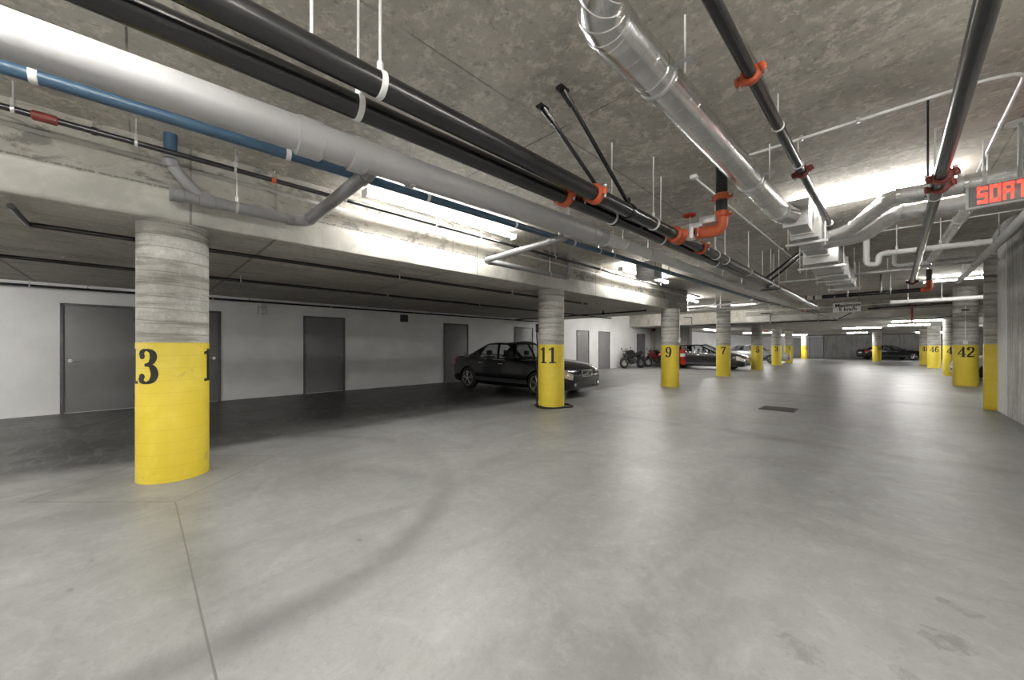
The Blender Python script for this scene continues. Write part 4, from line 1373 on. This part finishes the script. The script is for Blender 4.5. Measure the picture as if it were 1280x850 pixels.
def greenhouse(base, top, glass_cols, t_lo=.07, t_hi=.90):
    """cabin shell from matching base and roof outlines (one half, front middle to rear middle)"""
    n_ = len(base)
    ts = [0, t_lo, .35, .65, t_hi, 1.0]
    shell = MB(); panes = {}
    def pt(j, t, s):
        a, b_ = V(base[j]), V(top[j])
        p = a + (b_ - a) * t
        bul = .035 * 4 * t * (1 - t)
        ctr = V((-.3, 0, p.z)); o_ = (p - ctr); o_.z = 0
        if o_.length > 1e-6: p = p + o_.normalized() * bul * (1 if abs(p.y) > .3 else .7)
        return V((p.x, p.y * s, p.z))
    for s in (1, -1):
        for j in range(n_ - 1):
            for k in range(5):
                q = [pt(j, ts[k], s), pt(j + 1, ts[k], s), pt(j + 1, ts[k + 1], s), pt(j, ts[k + 1], s)]
                g_ = glass_cols.get(j)
                if g_ and 1 <= k <= 3:
                    key = g_ if g_ in ('windscreen', 'rear_window') else g_ + ('' if s > 0 else '#')
                    panes.setdefault(key, MB()).add(q, [(0, 1, 2, 3)])
                else:
                    shell.add(q, [(0, 1, 2, 3)])
    # roof with crown
    fr = [0, .4, .75, 1]
    for j in range(n_ - 1):
        rows = []
        for jj in (j, j + 1):
            p = V(top[jj])
            rows.append([V((p.x, p.y * f * s, p.z + .028 * (1 - f * f) * min(1, p.y / .4))) for s, f in ((-1, 1), (-1, .75), (-1, .4), (1, 0), (1, .4), (1, .75), (1, 1))])
        for k in range(6):
            shell.add([rows[0][k], rows[0][k + 1], rows[1][k + 1], rows[1][k]], [(0, 1, 2, 3)])
    return shell, panes


GB = [(1.02, 0, .955), (.98, .42, .95), (.83, .72, .93), (.72, .79, .915), (-.06, .825, .925), (-.15, .825, .925), (-.92, .815, .945), (-1.46, .76, .98), (-1.78, .50, 1.015), (-1.85, 0, 1.02)]
GT = [(.24, 0, 1.425), (.21, .38, 1.42), (.10, .55, 1.395), (.0, .59, 1.385), (-.20, .61, 1.40), (-.30, .61, 1.40), (-.66, .60, 1.385), (-.82, .56, 1.365), (-.90, .35, 1.385), (-.92, 0, 1.39)]
GC = {0: 'windscreen', 1: 'windscreen', 3: 'front_window', 5: 'rear_door_window', 7: 'rear_window', 8: 'rear_window'}


def weld(o, dist=.0008):
    bm = bmesh.new(); bm.from_mesh(o.data)
    bmesh.ops.remove_doubles(bm, verts=bm.verts[:], dist=dist)
    bmesh.ops.dissolve_degenerate(bm, edges=bm.edges[:], dist=.0005)
    bmesh.ops.recalc_face_normals(bm, faces=bm.faces[:])
    bm.to_mesh(o.data); bm.free()


def make_car(label, paint, tab=SEDAN, base=GB, top=GT, wb=(-1.36, 1.36), wr=.325, detail=True, grille='bar', name='sedan_car'):
    root = empty(name, (0, 0, 0), label, 'car')
    WL[root.name] = V((0, 0, 0))
    # body skin
    x0, x1 = tab[0][0], tab[-1][0]
    xs = sorted(set([x0, x1] + [x0 + (x1 - x0) * i / 44 for i in range(45)] + [r_[0] for r_ in tab]))
    mb = MB(); K = 0; vs = []; fs = []
    for x in xs:
        P = ring_pts(tab, x)
        loop = [V((x, y, z)) for y, z in P] + [V((x, -y, z)) for y, z in P[-2:0:-1]]
        K = len(loop); vs += loop
    for i in range(len(xs) - 1):
        for j in range(K):
            fs.append((i * K + j, i * K + (j + 1) % K, (i + 1) * K + (j + 1) % K, (i + 1) * K + j))
    fs.append(tuple(range(K))); fs.append(tuple((len(xs) - 1) * K + j for j in range(K)))
    body = mb.add(vs, fs).build('body', paint, root, smooth=50)
    # wheel arches cut out of the skin
    cut = MB()
    for wx in wb:
        for s in (-1, 1):
            cut.tube([(wx, s * .62, wr), (wx, s * 1.2, wr)], wr + .045, 40)
    co_ = cut.build('cutter', M['trimblack'], None)
    md = body.modifiers.new('b', 'BOOLEAN'); md.operation = 'DIFFERENCE'; md.object = co_; md.solver = 'EXACT'
    dg = bpy.context.evaluated_depsgraph_get(); dg.update()
    me = bpy.data.meshes.new_from_object(body.evaluated_get(dg))
    body.modifiers.clear(); body.data = me
    bpy.data.objects.remove(co_)
    me.materials.clear(); me.materials.append(paint)
    for p in me.polygons: p.use_smooth = True; p.material_index = 0
    me.set_sharp_from_angle(angle=math.radians(40))
    sh, panes = greenhouse(base, top, GC)
    cab = sh.build('cabin', paint, root, smooth=40); weld(cab)
    for p in cab.data.polygons: p.use_smooth = True
    cab.data.set_sharp_from_angle(angle=math.radians(38))
    for k, mbp in panes.items():
        o = mbp.build(k.replace('#', ''), M['glass'], root, smooth=60); weld(o)
    # wheels
    for wx in wb:
        for s in (-1, 1):
            y = s * .80
            t_ = MB().tube([(wx, y - .10, wr), (wx, y - .095, wr), (wx, y - .07, wr), (wx, y + .07, wr), (wx, y + .095, wr), (wx, y + .10, wr)], [wr * .68, wr * .9, wr, wr, wr * .9, wr * .68], 40)
            wo = t_.build('wheel', M['rubber'], root)
            ym = y + s * .085
            rm = MB().torus((wx, ym, wr), (0, 1, 0), wr * .66, .018, 36, 8)
            for k in range(5):
                a_ = k * 2 * PI / 5 + .3
                for dlt in (-.17, .17):
                    rm.tube([(wx + .05 * math.cos(a_), ym + s * .012, wr + .05 * math.sin(a_)), (wx + wr * .66 * math.cos(a_ + dlt), ym, wr + wr * .66 * math.sin(a_ + dlt))], .019, 8)
            rm.tube([(wx, ym - s * .02, wr), (wx, ym + s * .025, wr)], [.065, .05], 16)
            rm.build('rim', M['rim'], wo)
            MB().tube([(wx, ym - s * .05, wr), (wx, ym - s * .03, wr)], wr * .62, 28).build('brake_disc', M['iron'], wo)
    # lamps, handles, mirrors
    for s in (-1, 1):
        patch(tab, 1.93, 2.287, 4.65, 6.05, s, .008, 12, 5).build('headlight', M['lamp'], root)
        patch(tab, -2.25, -1.98, 5.0, 6.9, s, .008, 6, 5).build('tail_light', M['tail'], root)
        p = surf(tab, 2.285, 3.5, s)
        MB().ball((p.x, p.y * .85, p.z), (.03, .05, .05), 12).build('fog_light', M['lamp'], root)
        for hx in (.05, -.78):
            p = surf(tab, hx, 5.45, s)
            MB().box((p.x - .10, p.y - .012, p.z - .014), (p.x + .10, p.y + .022 * s if s > 0 else p.y + .012, p.z + .014), .008).build('door_handle', M['chrome'], root) if s > 0 else \
                MB().box((p.x - .10, p.y - .022, p.z - .014), (p.x + .10, p.y + .012, p.z + .014), .008).build('door_handle', M['chrome'], root)
        mo = MB().ball((.66, s * .965, 1.005), (.065, .10, .07), 16)
        mo.tube([(.68, s * .80, .945), (.67, s * .92, .985)], .025, 8)
        mo = mo.build('side_mirror', paint, root)
        patch(tab, -1.0, 1.0, 3.05, 3.5, s, .010, 14, 2).build('sill_trim', M['bumper'], root)
        # door shut lines
        for sx in (.82, -.12, -1.02):
            patch(tab, sx - .004, sx + .004, 3.4, 5.95, s, .0025, 1, 8).build('door_gap', M['trimblack'], root)
    xf = x1
    gz = .60
    gw = .26
    G = MB()
    G.tube(fillet([(xf - .02, -gw, gz + .085), (xf + .0, -gw * .8, gz - .07), (xf + .0, gw * .8, gz - .07), (xf - .02, gw, gz + .085), (xf - .02, -gw, gz + .085)], .03), .014, 8)
    fr_ = G.build('grille_frame', M['chrome'], root)
    gm = MB()
    gm.add([(xf - .03, -gw, gz + .085), (xf - .005, -gw * .8, gz - .07), (xf - .005, gw * .8, gz - .07), (xf - .03, gw, gz + .085), (xf - .12, -gw, gz + .085), (xf - .12, -gw * .8, gz - .07), (xf - .12, gw * .8, gz - .07), (xf - .12, gw, gz + .085)],
           [(0, 1, 2, 3), (4, 5, 6, 7), (0, 1, 5, 4), (1, 2, 6, 5), (2, 3, 7, 6), (3, 0, 4, 7)])
    gm.build('grille', M['trimblack'], root)
    if grille == 'bar':
        MB().tube([(xf + .0, -gw * .75, gz - .055), (xf - .01, gw * .8, gz + .07)], .010, 8).build('grille_bar', M['chrome'], fr_)
        MB().tube([(xf - .012, 0, gz + .008), (xf + .012, 0, gz + .008)], .035, 20).build('emblem', M['chrome'], fr_)
    MB().box((xf - .10, -.42, .30), (xf + .004, .42, .42), .02).build('lower_intake', M['trimblack'], root)
    MB().box((x0 - .015, -.26, .62), (x0 + .06, .26, .74), .01).build('licence_plate', M['wplastic'], root)
    MB().box((x0 - .02, -.70, .40), (x0 + .1, .70, .52), .03).build('rear_bumper', M['bumper'], root)
    # seats in the cabin
    for sx in (.05, -.82):
        for s in (-1, 1):
            y = s * .38
            MB().box((sx - .10, y - .23, .50), (sx + .01, y + .23, 1.00), .05, Matrix.Rotation(-.2, 3, 'Y')).box((sx - .15, y - .11, 1.03), (sx - .08, y + .11, 1.17), .03).tube([(sx - .11, y, .95), (sx - .115, y, 1.05)], .015, 6).build('seat', M['seat'], root)
    MB().torus((.50, .38, .98), (-.9, 0, .45), .17, .014, 26, 8).build('steering_wheel', M['trimblack'], root)
    return root


def place(o, x, y, rz):
    o.location = (x, y, 0); o.rotation_euler = (0, 0, rz)


car = make_car('black sedan parked behind column 11, nose towards the aisle', M['carblack'])
pw = U(672, 495, z=0); pr = U(583, 486, z=0)
place(car, (pw.x + pr.x) / 2 - .0, (pw.y + pr.y) / 2 + .86, math.atan2(pw.y - pr.y, pw.x - pr.x) * .35)
# lower, wedge shaped black saloon
GB2 = [(1.25, 0, .93), (1.2, .42, .925), (1.0, .72, .91), (.86, .79, .90), (-.02, .825, .925), (-.10, .825, .925), (-.85, .81, .96), (-1.15, .75, .99), (-1.45, .5, 1.03), (-1.5, 0, 1.04)]
GT2 = [(.22, 0, 1.40), (.19, .38, 1.395), (.08, .54, 1.37), (-.03, .57, 1.36), (-.22, .60, 1.385), (-.30, .60, 1.385), (-.78, .58, 1.355), (-1.0, .54, 1.33), (-1.08, .35, 1.345), (-1.1, 0, 1.35)]
car2 = make_car('black wedge nosed sedan parked between columns 9 and 7', M['carblack'], base=GB2, top=GT2, grille='none')
place(car2, -7.35, 23.0, 0.0)
car3 = make_car('silver sedan parked behind columns 5 and 3', M['carsilver'], base=GB2, top=GT2, grille='none')
place(car3, -7.25, 34.6, 0.0)
GT4 = [(.1, 0, 1.40), (.07, .38, 1.395), (-.03, .54, 1.37), (-.13, .57, 1.36), (-.30, .60, 1.385), (-.36, .60, 1.385), (-.72, .58, 1.37), (-.86, .54, 1.35), (-.90, .35, 1.36), (-.92, 0, 1.365)]
car4 = make_car('black car with red tail lights parked across the far end', M['carblack'], top=GT4, grille='none')
place(car4, .55, 51.3, math.radians(27))
car5 = make_car('pale car glimpsed between column 42 and the yellow pier', M['carwhite'], grille='none')
place(car5, 4.35, 23.6, math.radians(180))

# ---------------------------------------------------------------- motorcycles
def make_bike(label, tank, fair=None):
    fair = fair or tank
    root = empty('motorcycle', (0, 0, 0), label, 'motorcycle', 'parked motorcycles by the wall')
    WL[root.name] = V((0, 0, 0))
    for wx, nm in ((.70, 'front_wheel'), (-.68, 'rear_wheel')):
        w_ = MB().torus((wx, 0, .31), (0, 1, 0), .25, .062 if wx > 0 else .075, 36, 12).build(nm, M['rubber'], root)
        rm = MB().torus((wx, 0, .31), (0, 1, 0), .19, .018, 30, 8)
        for k in range(6):
            a_ = k * PI / 3
            rm.tube([(wx, 0, .31), (wx + .19 * math.cos(a_), 0, .31 + .19 * math.sin(a_))], .014, 6)
        rm.build('rim', M['rim'], w_)
        MB().tube([(wx, .05, .31), (wx, .058, .31)], .13, 24).build('brake_disc', M['steel'], w_)
    fk = MB()
    for s in (-1, 1):
        fk.tube([(.70, s * .10, .31), (.56, s * .10, .66), (.44, s * .10, .96)], [.028, .028, .024], 10)
    fk.tube([(.44, -.12, .96), (.44, .12, .96)], .025, 8).build('fork', M['iron'], root)
    MB().tube(fillet([(.36, -.38, 1.00), (.45, -.22, 1.02), (.45, .22, 1.02), (.36, .38, 1.00)], .08), .016, 8).build('handlebar', M['trimblack'], root)
    for s in (-1, 1):
        MB().tube([(.40, s * .24, 1.02), (.46, s * .34, 1.16)], .008, 6).ball((.46, s * .36, 1.18), (.02, .06, .035), 10).build('mirror', M['trimblack'], root)
        MB().tube([(.24, s * .36, 1.0), (.38, s * .385, 1.0)], .02, 8)
    MB().box((-.60, -.16, .62), (.05, .16, .80), .06).build('side_panel', tank, root)
    body = MB().tube([(.34, 0, .84), (.24, 0, .88), (.05, 0, .89), (-.12, 0, .84), (-.2, 0, .78)], [.08, .19, .21, .15, .06], 16)
    body.build('tank', tank, root)
    MB().tube([(-.12, 0, .80), (-.25, 0, .79), (-.55, 0, .84), (-.78, 0, .93), (-.92, 0, .95)], [.08, .12, .12, .09, .02], 14).build('seat', M['trimblack'], root)
    MB().tube([(.62, 0, .94), (.56, 0, .90), (.40, 0, .78), (.20, 0, .62), (.02, 0, .50)], [.05, .18, .23, .22, .12], 16).build('fairing', fair, root)
    MB().add([(.56, -.10, 1.0), (.56, .10, 1.0), (.36, .13, 1.17), (.36, -.13, 1.17), (.55, -.09, 1.0), (.55, .09, 1.0), (.352, .12, 1.165), (.352, -.12, 1.165)], [(0, 1, 2, 3), (4, 5, 6, 7), (0, 1, 5, 4), (1, 2, 6, 5), (2, 3, 7, 6), (3, 0, 4, 7)]).build('windshield', M['glass'], root)
    MB().ball((.64, 0, .92), (.05, .09, .06), 14).build('headlight', M['lamp'], root)
    MB().box((-.20, -.15, .30), (.22, .15, .58), .04).tube([(.02, -.19, .42), (.02, .19, .42)], .09, 16).tube([(.12, 0, .52), (.26, 0, .66)], .09, 12).build('engine', M['iron'], root)
    fr = MB()
    for s in (-1, 1):
        fr.tube([(.42, s * .05, .88), (.10, s * .14, .62), (-.22, s * .12, .42), (-.68, s * .09, .31)], .026, 8)
        fr.tube([(-.22, s * .11, .5), (-.55, s * .09, .78)], .016, 8)
    fr.build('frame', M['black_pipe'], root)
    MB().tube(fillet([(.22, -.14, .36), (.05, -.16, .24), (-.35, -.17, .30), (-.82, -.19, .52)], .1), [.02] * 1 + [.025] * 24 + [.045] * 1 if False else .035, 12).build('exhaust', M['chrome'], root)
    MB().tube([(.82, 0, .60), (.72, 0, .655), (.60, 0, .62)], .05, 10).build('front_fender', tank, root)
    MB().tube([(-.92, 0, .70), (-1.0, 0, .52), (-.96, 0, .5)], .035, 8).build('rear_fender', M['trimblack'], root)
    MB().ball((-.92, 0, .90), (.03, .06, .03), 10).build('tail_light', M['tail'], root)
    MB().tube([(.0, .15, .32), (-.08, .30, .015)], .012, 8).build('side_stand', M['black_pipe'], root)
    return root


q = U(789, 460, z=0)
bk = make_bike('black and silver sport motorcycle standing free against the white wall', M['carblack'])
place(bk, q.x + .1, q.y, math.radians(-106)); bk.rotation_euler.x = math.radians(5)
q = U(822, 458.5, z=0)
bk2 = make_bike('red and black motorcycle half hidden behind column 9', M['carblack'], M['dred'])
place(bk2, q.x, q.y, math.radians(-116)); bk2.rotation_euler.x = math.radians(5)

# ---------------------------------------------------------------- camera, world, colour
cam = bpy.data.cameras.new('camera'); co = bpy.data.objects.new('camera', cam); C.objects.link(co)
co.location = (0, 0, H); co.rotation_euler = (PI / 2, 0, PHI)
cam.sensor_width = 36; cam.sensor_fit = 'HORIZONTAL'; cam.lens = F / 1280 * 36
cam.shift_y = (HY - 425) / 1280
cam.clip_start = .05; cam.clip_end = 200
sc = bpy.context.scene
sc.camera = co
w = bpy.data.worlds.new('world'); sc.world = w; w.use_nodes = True
w.node_tree.nodes['Background'].inputs[0].default_value = (.5, .5, .5, 1)
w.node_tree.nodes['Background'].inputs[1].default_value = .05
sc.view_settings.view_transform = 'Standard'; sc.view_settings.look = 'None'
sc.view_settings.exposure = 0.75; sc.view_settings.gamma = 1.0; sc.view_settings.use_curve_mapping = False
sc.cycles.use_denoising = True
sc.cycles.max_bounces = 10; sc.cycles.diffuse_bounces = 6; sc.cycles.glossy_bounces = 4; sc.cycles.transparent_max_bounces = 12
sc.cycles.sample_clamp_indirect = 6.0
